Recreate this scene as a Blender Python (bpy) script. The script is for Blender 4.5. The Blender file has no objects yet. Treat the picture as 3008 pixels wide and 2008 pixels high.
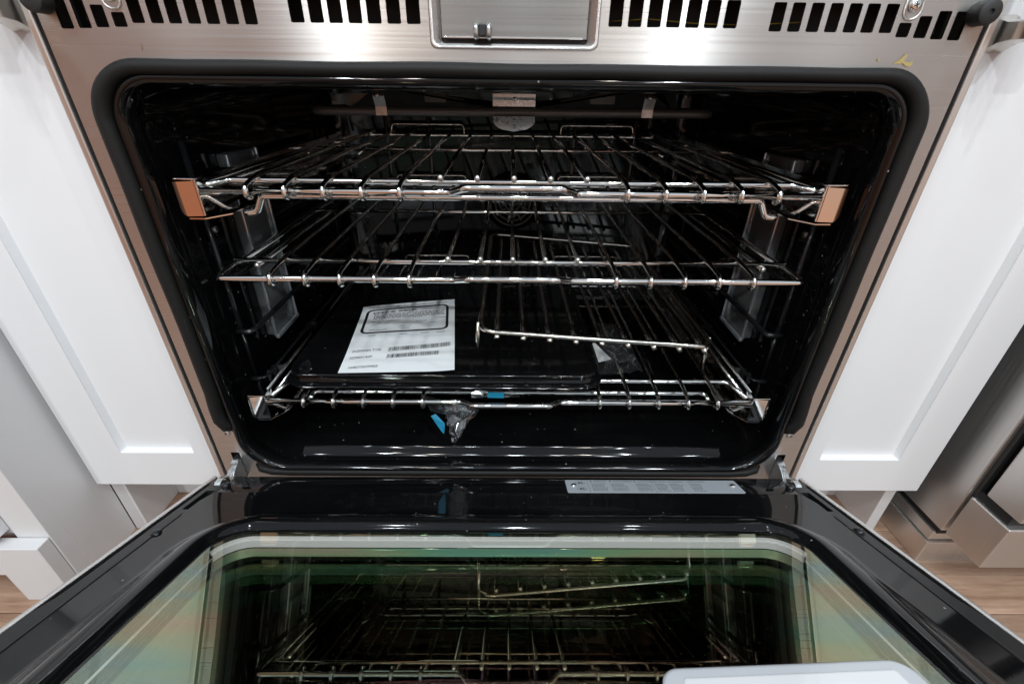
import bpy, bmesh, math, random
from mathutils import Vector, Matrix, Euler
from mathutils.geometry import tessellate_polygon

random.seed(7)
scene = bpy.context.scene
col = scene.collection

# ------------------------------------------------------------------ camera
TH, YAW, ROLL = 0.5213, -0.0110, -0.0124
cam_d = bpy.data.cameras.new('camera')
cam = bpy.data.objects.new('camera', cam_d); col.objects.link(cam)
Rm = Matrix.Rotation(YAW, 3, 'Z') @ Matrix.Rotation(-TH, 3, 'X') @ Matrix.Rotation(ROLL, 3, 'Y')
cx, cy, cz = Rm.col[0], Rm.col[2], -Rm.col[1]
mw = Matrix(((cx[0], cy[0], cz[0], -0.0038), (cx[1], cy[1], cz[1], -0.4371), (cx[2], cy[2], cz[2], 0.4559), (0, 0, 0, 1)))
cam.matrix_world = mw
cam_d.sensor_width = 36.0; cam_d.lens = 16.02
cam_d.clip_start = 0.01; cam_d.clip_end = 100
cam_d.dof.use_dof = True; cam_d.dof.focus_distance = 0.55; cam_d.dof.aperture_fstop = 11
scene.camera = cam

# ------------------------------------------------------------------ world: the showroom's even light
world = bpy.data.worlds.new('World'); scene.world = world; world.use_nodes = True
wn = world.node_tree; wn.nodes.clear()
def wnode(t, **k):
    n = wn.nodes.new(t)
    for a, b in k.items(): setattr(n, a, b)
    return n
w_out = wnode('ShaderNodeOutputWorld'); w_bg = wnode('ShaderNodeBackground')
w_tc = wnode('ShaderNodeTexCoord'); w_sep = wnode('ShaderNodeSeparateXYZ')
wn.links.new(w_tc.outputs['Generated'], w_sep.inputs[0])
w_ramp = wnode('ShaderNodeValToRGB')       # floor / walls / ceiling
w_map = wnode('ShaderNodeMapRange'); w_map.inputs[1].default_value = -1; w_map.inputs[2].default_value = 1
wn.links.new(w_sep.outputs[2], w_map.inputs[0]); wn.links.new(w_map.outputs[0], w_ramp.inputs[0])
r = w_ramp.color_ramp
r.elements[0].position = 0.0; r.elements[0].color = (0.10, 0.065, 0.045, 1)
r.elements[1].position = 1.0; r.elements[1].color = (0.42, 0.47, 0.54, 1)
for p_, c_ in ((0.33, (0.10, 0.066, 0.048, 1)), (0.37, (0.62, 0.325, 0.205, 1)), (0.44, (0.58, 0.36, 0.26, 1)), (0.50, (0.66, 0.60, 0.56, 1)), (0.58, (0.72, 0.74, 0.77, 1)), (0.70, (0.50, 0.55, 0.61, 1))):
    e = r.elements.new(p_); e.color = c_
# the wall on one side of the showroom is painted terracotta
w_warm = wnode('ShaderNodeMix', data_type='RGBA', blend_type='MULTIPLY')
w_side = wnode('ShaderNodeMapRange'); w_side.inputs[1].default_value = 0.15; w_side.inputs[2].default_value = -0.35
wn.links.new(w_sep.outputs[0], w_side.inputs[0])
w_hor = wnode('ShaderNodeMapRange'); w_hor.inputs[1].default_value = 0.33; w_hor.inputs[2].default_value = 0.22
wn.links.new(w_sep.outputs[2], w_hor.inputs[0])
w_mul = wnode('ShaderNodeMath', operation='MULTIPLY')
wn.links.new(w_side.outputs[0], w_mul.inputs[0]); wn.links.new(w_hor.outputs[0], w_mul.inputs[1])
wn.links.new(w_mul.outputs[0], w_warm.inputs[0])
wn.links.new(w_ramp.outputs[0], w_warm.inputs[6]); w_warm.inputs[7].default_value = (0.68, 0.43, 0.32, 1)
wn.links.new(w_warm.outputs[2], w_bg.inputs[0]); w_bg.inputs[1].default_value = 0.90
wn.links.new(w_bg.outputs[0], w_out.inputs[0])

# ------------------------------------------------------------------ ceiling lamps
def lamp(loc, size, power, color=(1, 0.97, 0.93), target=(0, 0.1, 0.2), shape='DISK'):
    d = bpy.data.lights.new('ceiling_lamp', 'AREA'); d.shape = shape; d.size = size
    d.energy = power; d.color = color
    o = bpy.data.objects.new('ceiling_lamp', d); col.objects.link(o); o.location = loc
    o.rotation_euler = (Vector(target) - Vector(loc)).to_track_quat('-Z', 'Y').to_euler()
    return o
LAMP = 0.44
WHITE, COOL, WARM = (0.92, 0.97, 1.0), (0.86, 0.95, 1.0), (1, 0.92, 0.82)
for x_, y_, z_, s_, e_, c_ in (
        (-0.98, -2.1, 2.05, 0.09, 40, COOL), (0.98, -2.1, 2.05, 0.09, 44, COOL),
        (-0.52, -1.7, 2.15, 0.08, 11, WARM), (0.55, -1.6, 2.15, 0.08, 12, WARM),
        (0.05, -1.05, 2.2, 0.08, 16, COOL), (-1.5, -1.2, 2.2, 0.10, 10, COOL),
        (1.5, -1.2, 2.2, 0.10, 12, COOL), (-0.55, -0.75, 2.2, 0.07, 8, WHITE),
        (0.62, -0.7, 2.2, 0.07, 8, WHITE), (-1.1, -3.2, 2.1, 0.12, 16, WARM), (1.2, -3.3, 2.1, 0.12, 16, WHITE),
        (-0.25, -1.35, 2.2, 0.07, 8, COOL), (0.33, -1.2, 2.2, 0.07, 8, WHITE)):
    lamp((x_, y_, z_), s_, e_ * LAMP, c_)

# ------------------------------------------------------------------ render settings
scene.view_settings.view_transform = 'Standard'; scene.view_settings.look = 'None'
scene.view_settings.exposure = 0.0; scene.view_settings.gamma = 1.0; scene.view_settings.use_curve_mapping = False
scene.render.engine = 'CYCLES'
scene.cycles.use_denoising = True
scene.cycles.max_bounces = 14; scene.cycles.glossy_bounces = 8; scene.cycles.diffuse_bounces = 4
scene.cycles.transparent_max_bounces = 16; scene.cycles.sample_clamp_indirect = 6.0
scene.cycles.caustics_reflective = False; scene.cycles.caustics_refractive = False
scene.cycles.blur_glossy = 0.0

# ------------------------------------------------------------------ materials
MAT = {}
def mat(name, base=(0.8, 0.8, 0.8), rough=0.5, metal=0.0, **kw):
    m = bpy.data.materials.new(name); m.use_nodes = True; MAT[name] = m
    b = m.node_tree.nodes['Principled BSDF']
    b.inputs['Base Color'].default_value = (*base, 1); b.inputs['Roughness'].default_value = rough
    b.inputs['Metallic'].default_value = metal
    for k, v in kw.items(): b.inputs[k.replace('_', ' ')].default_value = v
    return m, m.node_tree, b
def N(nt, t, **k):
    n = nt.nodes.new(t)
    for a, b in k.items():
        if a == 'inp':
            for i, v in b.items(): n.inputs[i].default_value = v
        else: setattr(n, a, b)
    return n
def coords(nt, scale=(1, 1, 1), kind='Object', rot=(0, 0, 0)):
    tc = N(nt, 'ShaderNodeTexCoord'); mp = N(nt, 'ShaderNodeMapping')
    mp.inputs['Scale'].default_value = scale; mp.inputs['Rotation'].default_value = rot
    nt.links.new(tc.outputs[kind], mp.inputs[0]); return mp.outputs[0]
def noise(nt, vec, scale, detail=4, rough=0.5):
    n = N(nt, 'ShaderNodeTexNoise'); n.inputs['Scale'].default_value = scale
    n.inputs['Detail'].default_value = detail; n.inputs['Roughness'].default_value = rough
    nt.links.new(vec, n.inputs['Vector']); return n.outputs[0]
def rng(nt, sock, a, b, c, d):
    n = N(nt, 'ShaderNodeMapRange'); n.inputs[1].default_value = a; n.inputs[2].default_value = b
    n.inputs[3].default_value = c; n.inputs[4].default_value = d; nt.links.new(sock, n.inputs[0]); return n.outputs[0]
def bump(nt, b, sock, strength, dist):
    n = N(nt, 'ShaderNodeBump'); n.inputs['Strength'].default_value = strength; n.inputs['Distance'].default_value = dist
    nt.links.new(sock, n.inputs['Height']); nt.links.new(n.outputs[0], b.inputs['Normal']); return n
def mixc(nt, fac, c1, c2):
    n = N(nt, 'ShaderNodeMix', data_type='RGBA')
    if hasattr(fac, 'links') or hasattr(fac, 'is_linked'): nt.links.new(fac, n.inputs[0])
    else: n.inputs[0].default_value = fac
    for i, c in ((6, c1), (7, c2)):
        if isinstance(c, tuple): n.inputs[i].default_value = (*c, 1)
        else: nt.links.new(c, n.inputs[i])
    return n.outputs[2]

def brushed(name, base, rough, aniso=0.75, axis=(1, 0, 0), grain=(3, 500, 500)):
    m, nt, b = mat(name, base, rough, 1.0)
    v = coords(nt, grain); g = noise(nt, v, 1.0, 3)
    nt.links.new(rng(nt, g, 0.25, 0.75, rough * 0.82, rough * 1.2), b.inputs['Roughness'])
    v2 = coords(nt, (6, 6, 6)); g2 = noise(nt, v2, 1.0, 3)
    nt.links.new(mixc(nt, rng(nt, g2, 0.35, 0.7, 0, 0.16), base, tuple(c * 0.8 for c in base)), b.inputs['Base Color'])
    b.inputs['Anisotropic'].default_value = aniso
    cv = N(nt, 'ShaderNodeCombineXYZ'); cv.inputs[0].default_value, cv.inputs[1].default_value, cv.inputs[2].default_value = axis
    nt.links.new(cv.outputs[0], b.inputs['Tangent'])
    bump(nt, b, g, 0.05, 0.0004)
    return m
brushed('stainless', (0.63, 0.61, 0.59), 0.30, 0.96, (0, 0, 1), (3, 500, 500))
brushed('steel_dark_reflection', (0.36, 0.352, 0.342), 0.30, 0.95, (0, 0, 1), (3, 500, 500))  # base darkened to stand in for the dark figure mirrored in the plate
brushed('stainless_vertical', (0.76, 0.735, 0.71), 0.42, 0.0, (0, 0, 1), (500, 500, 3))
brushed('door_edge_steel', (0.74, 0.73, 0.72), 0.30, 0.0, (0, 0, 1), (500, 3, 500))
mat('chrome', (0.93, 0.92, 0.90), 0.05, 1.0)
m, nt, b = mat('chrome_rod', (0.86, 0.85, 0.83), 0.06, 1.0)
mat('nickel', (0.72, 0.69, 0.64), 0.17, 1.0)
mat('weld', (0.75, 0.74, 0.72), 0.32, 1.0)
m, nt, b = mat('zinc', (0.55, 0.57, 0.58), 0.3, 1.0)
v = coords(nt); nt.links.new(rng(nt, noise(nt, v, 300, 4), 0.3, 0.7, 0.22, 0.42), b.inputs['Roughness'])
m, nt, b = mat('dull_steel', (0.42, 0.40, 0.38), 0.36, 1.0)
v = coords(nt); g = noise(nt, v, 120, 5)
nt.links.new(mixc(nt, rng(nt, g, 0.45, 0.75, 0, 1), (0.46, 0.45, 0.44), (0.30, 0.22, 0.17)), b.inputs['Base Color'])

def enamel(name, base, rough, dust=True, dens=60.0):
    m, nt, b = mat(name, base, rough)
    b.inputs['IOR'].default_value = 1.5; b.inputs['Specular IOR Level'].default_value = 0.46
    v = coords(nt)
    if dust:
        vo = N(nt, 'ShaderNodeTexVoronoi'); vo.inputs['Scale'].default_value = dens
        nt.links.new(v, vo.inputs['Vector'])
        # only a few of the cells carry a speck of dust, and specks differ in size
        cellr = N(nt, 'ShaderNodeSeparateColor'); nt.links.new(vo.outputs['Color'], cellr.inputs[0])
        size = rng(nt, cellr.outputs[0], 0.55, 1.0, 0.0, 0.095)
        lt = N(nt, 'ShaderNodeMath', operation='LESS_THAN'); nt.links.new(vo.outputs['Distance'], lt.inputs[0]); nt.links.new(size, lt.inputs[1])
        film = rng(nt, noise(nt, v, 9, 5), 0.45, 0.8, 0.0, 0.003)
        c1 = N(nt, 'ShaderNodeMix', data_type='RGBA', blend_type='ADD'); c1.inputs[0].default_value = 1
        c1.inputs[6].default_value = (*base, 1); nt.links.new(film, c1.inputs[7])
        nt.links.new(mixc(nt, lt.outputs[0], c1.outputs[2], (0.30, 0.29, 0.28)), b.inputs['Base Color'])
        nt.links.new(rng(nt, noise(nt, v, 25, 4), 0.3, 0.7, rough * 0.8, rough * 1.5), b.inputs['Roughness'])
    bump(nt, b, noise(nt, v, 420, 2), 0.012, 0.0006)
    return m
enamel('black_enamel', (0.0030, 0.0031, 0.0034), 0.06, True, 95)
enamel('door_enamel', (0.0040, 0.0041, 0.0045), 0.05, True, 120)
enamel('guide_enamel', (0.010, 0.0105, 0.012), 0.12, False)
m, nt, b = mat('door_side_enamel', (0.010, 0.010, 0.0105), 0.34, 0.0, Specular_IOR_Level=0.4)
v = coords(nt); bump(nt, b, noise(nt, v, 900, 2), 0.06, 0.0004)
mat('black_gap', (0.003, 0.003, 0.003), 0.6)
mat('black_rubber', (0.014, 0.014, 0.014), 0.55)
mat('burner_tube', (0.11, 0.11, 0.11), 0.42, 0.5)
mat('deflector', (0.006, 0.006, 0.0065), 0.45)

m, nt, b = mat('gasket_braid', (0.030, 0.029, 0.029), 0.55, 0.0, Specular_IOR_Level=0.28)
tc = N(nt, 'ShaderNodeTexCoord'); sep = N(nt, 'ShaderNodeSeparateXYZ'); nt.links.new(tc.outputs['UV'], sep.inputs[0])
def sinw(sock, f, ph=0.0):
    a = N(nt, 'ShaderNodeMath', operation='MULTIPLY_ADD'); a.inputs[1].default_value = f; a.inputs[2].default_value = ph
    nt.links.new(sock, a.inputs[0]); s = N(nt, 'ShaderNodeMath', operation='SINE'); nt.links.new(a.outputs[0], s.inputs[0]); return s.outputs[0]
su = sinw(sep.outputs[0], 2 * math.pi / 0.0020); sv = sinw(sep.outputs[1], 2 * math.pi * 20)
mu = N(nt, 'ShaderNodeMath', operation='MULTIPLY'); nt.links.new(su, mu.inputs[0]); nt.links.new(sv, mu.inputs[1])
ad = N(nt, 'ShaderNodeMath', operation='MULTIPLY_ADD'); ad.inputs[1].default_value = 0.22; nt.links.new(sv, ad.inputs[0]); nt.links.new(mu.outputs[0], ad.inputs[2])
nt.links.new(mixc(nt, rng(nt, ad.outputs[0], -1.2, 1.2, 0, 1), (0.0035, 0.0034, 0.0033), (0.0125, 0.0121, 0.0117)), b.inputs['Base Color'])
bump(nt, b, ad.outputs[0], 0.25, 0.0004)

m, nt, b = mat('white_paint', (0.80, 0.805, 0.81), 0.38)
v = coords(nt); bump(nt, b, noise(nt, v, 160, 3), 0.05, 0.0006)
nt.links.new(mixc(nt, rng(nt, noise(nt, v, 5, 4), 0.35, 0.75, 0, 0.5), (0.775, 0.785, 0.80), (0.73, 0.74, 0.755)), b.inputs['Base Color'])
m, nt, b = mat('worn_white_paint', (0.66, 0.655, 0.66), 0.42)
v = coords(nt); n1 = noise(nt, v, 14, 6, 0.65)
nt.links.new(mixc(nt, rng(nt, n1, 0.62, 0.78, 0, 0.5), (0.66, 0.655, 0.66), (0.55, 0.535, 0.525)), b.inputs['Base Color'])
bump(nt, b, noise(nt, v, 160, 3), 0.06, 0.0006)
mat('scratch', (0.84, 0.80, 0.76), 0.6)
mat('print_black', (0.012, 0.012, 0.013), 0.5)
mat('print_grey', (0.10, 0.10, 0.11), 0.5)
mat('print_faint', (0.50, 0.52, 0.55), 0.5)
m, nt, b = mat('paper', (0.86, 0.89, 0.91), 0.55)
v = coords(nt); bump(nt, b, noise(nt, v, 900, 2), 0.05, 0.0002)
mat('label_plate', (0.62, 0.67, 0.72), 0.28, 0.35)
mat('blue_tape', (0.016, 0.23, 0.38), 0.4)
mat('white_card', (0.78, 0.78, 0.77), 0.5)
mat('stain', (0.42, 0.33, 0.13), 0.45)
mat('brown_stain', (0.30, 0.18, 0.10), 0.45)
mat('tablet_white', (0.62, 0.64, 0.67), 0.25, 0.0, Coat_Weight=0.6)
mat('tablet_face', (0.86, 0.87, 0.88), 0.12, 0.0, Coat_Weight=1.0)

# oven lamp lens: frosted grey glass over a dark lamp well
m, nt, b = mat('lamp_glass', (0.125, 0.13, 0.135), 0.20)
b.inputs['Coat Weight'].default_value = 0.7; b.inputs['Coat Roughness'].default_value = 0.05
mat('lamp_edge', (0.42, 0.44, 0.46), 0.10, 0.6, Coat_Weight=1.0)

# coated door glass: clear pane whose reflection shifts in colour with the film
def coated(name, ior, film, film_ior, var, clear, mirror, rough=0.012):
    m, nt, b = mat(name, (0, 0, 0), rough)
    b.inputs['IOR'].default_value = ior
    b.inputs['Thin Film IOR'].default_value = film_ior
    v = coords(nt, (5.0, 34.0, 20.0)); g = noise(nt, v, 1.0, 2, 0.45)
    nt.links.new(rng(nt, g, 0.25, 0.75, film - var, film + var), b.inputs['Thin Film Thickness'])
    gl_ = N(nt, 'ShaderNodeBsdfGlossy'); gl_.inputs['Color'].default_value = (*mirror, 1); gl_.inputs['Roughness'].default_value = rough
    ad = N(nt, 'ShaderNodeAddShader'); nt.links.new(gl_.outputs[0], ad.inputs[0]); nt.links.new(b.outputs[0], ad.inputs[1])
    if clear is not None:
        tr = N(nt, 'ShaderNodeBsdfTransparent'); tr.inputs[0].default_value = (*clear, 1)
        ad2 = N(nt, 'ShaderNodeAddShader'); nt.links.new(tr.outputs[0], ad2.inputs[0]); nt.links.new(ad.outputs[0], ad2.inputs[1]); ad = ad2
    nt.links.new(ad.outputs[0], nt.nodes['Material Output'].inputs[0])
    return m
coated('coated_glass', 1.50, 256, 1.82, 34, (0.68, 0.68, 0.66), (0.115, 0.113, 0.108))
coated('coated_glass_deep', 1.45, 428, 1.78, 40, None, (0.05, 0.05, 0.046))
mat('spacer', (0.86, 0.86, 0.84), 0.38, 0.25)

# clear plastic film
m, nt, b = mat('plastic_film', (0.0, 0.0, 0.0), 0.13)
b.inputs['IOR'].default_value = 2.7
tr = N(nt, 'ShaderNodeBsdfTransparent'); tr.inputs[0].default_value = (0.86, 0.865, 0.87, 1)
b.inputs['Base Color'].default_value = (0.012, 0.0125, 0.013, 1)
ad = N(nt, 'ShaderNodeAddShader'); nt.links.new(tr.outputs[0], ad.inputs[0]); nt.links.new(b.outputs[0], ad.inputs[1])
nt.links.new(ad.outputs[0], nt.nodes['Material Output'].inputs[0])

# floor planks
m, nt, b = mat('oak', (0.30, 0.17, 0.10), 0.42)
oi = N(nt, 'ShaderNodeObjectInfo')
tc = N(nt, 'ShaderNodeTexCoord'); mp = N(nt, 'ShaderNodeMapping'); mp.inputs['Scale'].default_value = (5, 60, 60)
ofs = N(nt, 'ShaderNodeVectorMath', operation='SCALE'); ofs.inputs[0].default_value = (7, 13, 3); nt.links.new(oi.outputs['Random'], ofs.inputs[3])
nt.links.new(tc.outputs['Object'], mp.inputs[0]); nt.links.new(ofs.outputs[0], mp.inputs['Location'])
g = noise(nt, mp.outputs[0], 1.0, 6, 0.65); g2 = noise(nt, mp.outputs[0], 5.0, 3, 0.6)
c = mixc(nt, rng(nt, g, 0.3, 0.72, 0, 1), (0.50, 0.33, 0.235), (0.20, 0.105, 0.062))
c = mixc(nt, rng(nt, g2, 0.55, 0.8, 0, 0.5), c, (0.13, 0.06, 0.03))
hs = N(nt, 'ShaderNodeHueSaturation'); nt.links.new(c, hs.inputs['Color'])
nt.links.new(rng(nt, oi.outputs['Random'], 0, 1, 0.85, 1.2), hs.inputs['Value']); nt.links.new(hs.outputs[0], b.inputs['Base Color'])
bump(nt, b, g, 0.15, 0.001)

# ------------------------------------------------------------------ object helpers
def thing(name, label, cat, loc=(0, 0, 0), group=None):
    o = bpy.data.objects.new(name, None); col.objects.link(o); o.location = loc
    o.empty_display_size = 0.05
    o['label'] = label; o['category'] = cat
    if group: o['group'] = group
    return o
def link(o, parent=None):
    col.objects.link(o)
    if parent is not None:
        o.parent = parent
        base = parent
        loc = Vector((0, 0, 0))
        while base is not None:
            if base.type == 'EMPTY': loc += base.location
            base = base.parent
        # every mesh is written in world coordinates, so only the empty's offset is undone
        o.matrix_parent_inverse = Matrix.Translation(-parent.matrix_world_loc) if hasattr(parent, 'matrix_world_loc') else Matrix.Translation(-wloc(parent))
    return o
WL = {}
def wloc(o):
    v = Vector(o.location); p = o.parent
    if p is not None: v = v + Vector((0, 0, 0))
    return v if o.parent is None else Vector(WL.get(o.name, o.location))
def mesh_obj(name, verts, faces, material, parent=None, smooth=False, label=None, uvs=None, matidx=None):
    me = bpy.data.meshes.new(name); me.from_pydata([tuple(v) for v in verts], [], faces); me.update()
    mats = material if isinstance(material, (list, tuple)) else [material]
    for m_ in mats: me.materials.append(MAT[m_])
    if matidx: me.polygons.foreach_set('material_index', matidx)
    if smooth: me.polygons.foreach_set('use_smooth', [True] * len(me.polygons))
    if uvs:
        uv = me.uv_layers.new(name='UVMap')
        for i, l in enumerate(me.loops): uv.data[i].uv = uvs[l.vertex_index]
    o = bpy.data.objects.new(name, me); link(o, parent)
    if label: o['label'] = label
    return o
def copy_obj(o, parent, loc):
    c = bpy.data.objects.new(o.name.split('.')[0], o.data); link(c, parent); c.location = loc
    return c

class MB:
    def __init__(s): s.v = []; s.f = []; s.m = []; s.uv = []
    def add(s, verts, faces, mi=0, uvs=None):
        n = len(s.v); s.v += [Vector(v) for v in verts]; s.f += [[i + n for i in f] for f in faces]; s.m += [mi] * len(faces)
        s.uv += uvs if uvs else [(0, 0)] * len(verts)
    def box(s, a, b, mi=0, bev=0.0, X=None):
        x0, y0, z0 = a; x1, y1, z1 = b
        if bev > 0:
            bm = bmesh.new(); bmesh.ops.create_cube(bm, size=1)
            for v in bm.verts: v.co = Vector(((x0 + x1) / 2 + v.co.x * (x1 - x0), (y0 + y1) / 2 + v.co.y * (y1 - y0), (z0 + z1) / 2 + v.co.z * (z1 - z0)))
            bmesh.ops.bevel(bm, geom=bm.edges[:], offset=bev, segments=2, profile=0.5, affect='EDGES')
            bm.verts.index_update()
            vs = [v.co.copy() for v in bm.verts]; fs = [[v.index for v in f.verts] for f in bm.faces]; bm.free()
        else:
            vs = [Vector(q) for q in ((x0, y0, z0), (x1, y0, z0), (x1, y1, z0), (x0, y1, z0), (x0, y0, z1), (x1, y0, z1), (x1, y1, z1), (x0, y1, z1))]
            fs = [[0, 3, 2, 1], [4, 5, 6, 7], [0, 1, 5, 4], [1, 2, 6, 5], [2, 3, 7, 6], [3, 0, 4, 7]]
        if X: vs = [X(v) for v in vs]
        s.add(vs, fs, mi)
    def rings(s, rings, mi=0, closed=True, cap0=False, cap1=False, flip=False):
        n = len(rings[0]); base = len(s.v); vs = [p for r_ in rings for p in r_]; fs = []
        for i in range(len(rings) - 1):
            for j in range(n if closed else n - 1):
                k = (j + 1) % n
                q = [i * n + j, i * n + k, (i + 1) * n + k, (i + 1) * n + j]
                fs.append(q[::-1] if flip else q)
        if cap0: fs.append(list(range(n))[::-1])
        if cap1: fs.append([(len(rings) - 1) * n + j for j in range(n)])
        s.add(vs, fs, mi)
    def tube(s, path, r, seg=8, mi=0, closed=False, caps=True, flat=1.0):
        P = [Vector(p) for p in path]; n = len(P)
        rad = r if isinstance(r, (list, tuple)) else [r] * n
        T = []
        for i in range(n):
            a = P[i - 1] if (i > 0 or closed) else P[i]; b = P[(i + 1) % n] if (i < n - 1 or closed) else P[i]
            T.append((b - a).normalized())
        up = Vector((0, 0, 1)) if abs(T[0].z) < 0.9 else Vector((0, 1, 0))
        u = (up - T[0] * up.dot(T[0])).normalized(); rr = []; L = 0.0; uvs = []
        for i in range(n):
            if i: L += (P[i] - P[i - 1]).length
            u = (u - T[i] * u.dot(T[i])).normalized(); w = T[i].cross(u)
            rr.append([P[i] + (u * math.cos(2 * math.pi * j / seg) + w * flat * math.sin(2 * math.pi * j / seg)) * rad[i] for j in range(seg)])
            uvs += [(L, j / seg) for j in range(seg)]
        base = len(s.v); fs = []
        m_ = n if closed else n - 1
        for i in range(m_):
            for j in range(seg):
                k = (j + 1) % seg; i2 = (i + 1) % n
                fs.append([i * seg + j, i * seg + k, i2 * seg + k, i2 * seg + j])
        if caps and not closed: fs.append(list(range(seg))[::-1]); fs.append([(n - 1) * seg + j for j in range(seg)])
        s.add([p for q in rr for p in q], fs, mi, uvs)
    def ball(s, c, r, mi=0, sc=(1, 1, 1), seg=10, ring=7):
        vs = []; fs = []
        for i in range(ring + 1):
            a = math.pi * i / ring
            for j in range(seg):
                t = 2 * math.pi * j / seg
                vs.append((c[0] + r * sc[0] * math.sin(a) * math.cos(t), c[1] + r * sc[1] * math.sin(a) * math.sin(t), c[2] + r * sc[2] * math.cos(a)))
        for i in range(ring):
            for j in range(seg):
                k = (j + 1) % seg; fs.append([i * seg + j, (i + 1) * seg + j, (i + 1) * seg + k, i * seg + k])
        s.add(vs, fs, mi)
    def lathe(s, prof, M, seg=20, mi=0, cap=True):
        # prof: list of (radius, height) ; M maps local (x,y,z) to world
        rr = [[M @ Vector((r_ * math.cos(2 * math.pi * j / seg), r_ * math.sin(2 * math.pi * j / seg), h)) for j in range(seg)] for r_, h in prof]
        s.rings(rr, mi, True, False, cap)
    def plate(s, loops, f3, thick=None, mi=0):
        # loops: outer + holes as 2D lists; f3(a, b, d) gives the 3D point, d = depth
        tri = tessellate_polygon([[Vector((p[0], p[1], 0)) for p in l] for l in loops])
        flat = [p for l in loops for p in l]
        def fix(t):
            a, b_, c_ = (flat[i] for i in t); ar = (b_[0] - a[0]) * (c_[1] - a[1]) - (b_[1] - a[1]) * (c_[0] - a[0])
            return list(t) if ar > 0 else [t[0], t[2], t[1]]
        s.add([f3(p[0], p[1], 0) for p in flat], [fix(t) for t in tri], mi)
        if thick:
            for l in loops:
                n = len(l); vs = [f3(p[0], p[1], 0) for p in l] + [f3(p[0], p[1], thick) for p in l]
                s.add(vs, [[i, (i + 1) % n, n + (i + 1) % n, n + i] for i in range(n)], mi)
    def obj(s, name, material, parent=None, smooth=False, label=None, recalc=False):
        o = mesh_obj(name, s.v, s.f, material, parent, smooth, label, s.uv, s.m)
        if recalc or smooth:
            bm = bmesh.new(); bm.from_mesh(o.data); bmesh.ops.recalc_face_normals(bm, faces=bm.faces[:]); bm.to_mesh(o.data); bm.free()
        return o

def auto_smooth(o, ang=40):
    me = o.data; bm = bmesh.new(); bm.from_mesh(me); bmesh.ops.remove_doubles(bm, verts=bm.verts[:], dist=1e-6)
    for f in bm.faces: f.smooth = True
    for e in bm.edges:
        if len(e.link_faces) == 2 and e.calc_face_angle(0) > math.radians(ang): e.smooth = False
    bm.to_mesh(me); bm.free(); return o
def fillet(pts, r, n=6, closed=False):
    P = [Vector(p) for p in pts]; out = []; m_ = len(P)
    for i in range(m_):
        if not closed and i in (0, m_ - 1): out.append(P[i]); continue
        a, b_, c_ = P[i - 1], P[i], P[(i + 1) % m_]
        ri = r[i] if isinstance(r, (list, tuple)) else r
        d1 = (a - b_); d2 = (c_ - b_); l1, l2 = d1.length, d2.length; d1.normalize(); d2.normalize()
        ang = d1.angle(d2)
        if ang > math.radians(175): out.append(b_); continue
        t = min(ri / math.tan(ang / 2), l1 * 0.49, l2 * 0.49)
        p0, p1 = b_ + d1 * t, b_ + d2 * t
        for k in range(n + 1):
            s_ = k / n; out.append(p0 * (1 - s_) ** 2 + b_ * 2 * s_ * (1 - s_) + p1 * s_ ** 2)
    return out
def arc_rr(x0, x1, z0, z1, rt, rb, n=8):
    """rounded rectangle, counter-clockwise, as 2D points; rb = radius of the lower corners, rt = upper"""
    pts = []
    for cx_, cz_, r_, a0 in ((x1 - rb, z0 + rb, rb, -90), (x1 - rt, z1 - rt, rt, 0), (x0 + rt, z1 - rt, rt, 90), (x0 + rb, z0 + rb, rb, 180)):
        for k in range(n + 1):
            a = math.radians(a0 + 90 * k / n); pts.append((cx_ + r_ * math.cos(a), cz_ + r_ * math.sin(a)))
    return pts
def text_mesh(body, size, align='LEFT'):
    cu = bpy.data.curves.new('lettering', 'FONT'); cu.body = body; cu.size = size; cu.align_x = align; cu.resolution_u = 2; cu.offset = size * 0.005
    o = bpy.data.objects.new('lettering', cu); col.objects.link(o)
    dg = bpy.context.evaluated_depsgraph_get(); me = bpy.data.meshes.new_from_object(o.evaluated_get(dg))
    vs = [v.co.copy() for v in me.vertices]; fs = [list(p.vertices) for p in me.polygons]
    bpy.data.objects.remove(o); bpy.data.curves.remove(cu); bpy.data.meshes.remove(me)
    return vs, fs

# ------------------------------------------------------------------ floor
ZF = -0.15
fl = mesh_obj('floor', [(-1.7, -0.9, ZF - 0.02), (1.7, -0.9, ZF - 0.02), (1.7, 0.7, ZF - 0.02), (-1.7, 0.7, ZF - 0.02)], [[0, 1, 2, 3]], 'black_gap')
fl['kind'] = 'structure'; fl['label'] = 'warm brown oak plank floor under the cabinets'
pb = MB(); pb.box((-0.6, -0.0635, -0.0195), (0.6, 0.0635, 0), bev=0.0008)
plank0 = pb.obj('plank', 'oak', fl); plank0.location = (-1.2, -0.9, ZF)
first = True
for i in range(11):
    for j in range(3):
        x_ = -1.2 + j * 1.2 + (0.43 * i) % 1.2 - 0.6; y_ = -0.80 + i * 0.128
        if first: plank0.location = (x_, y_, ZF); first = False
        else: copy_obj(plank0, fl, (x_, y_, ZF))

# ------------------------------------------------------------------ the range
RANGE = thing('oven_range', 'stainless steel range with its oven door open and three racks inside', 'oven', (0, 0, ZF))
HW = 0.3725
ZTOP = 0.545

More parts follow.
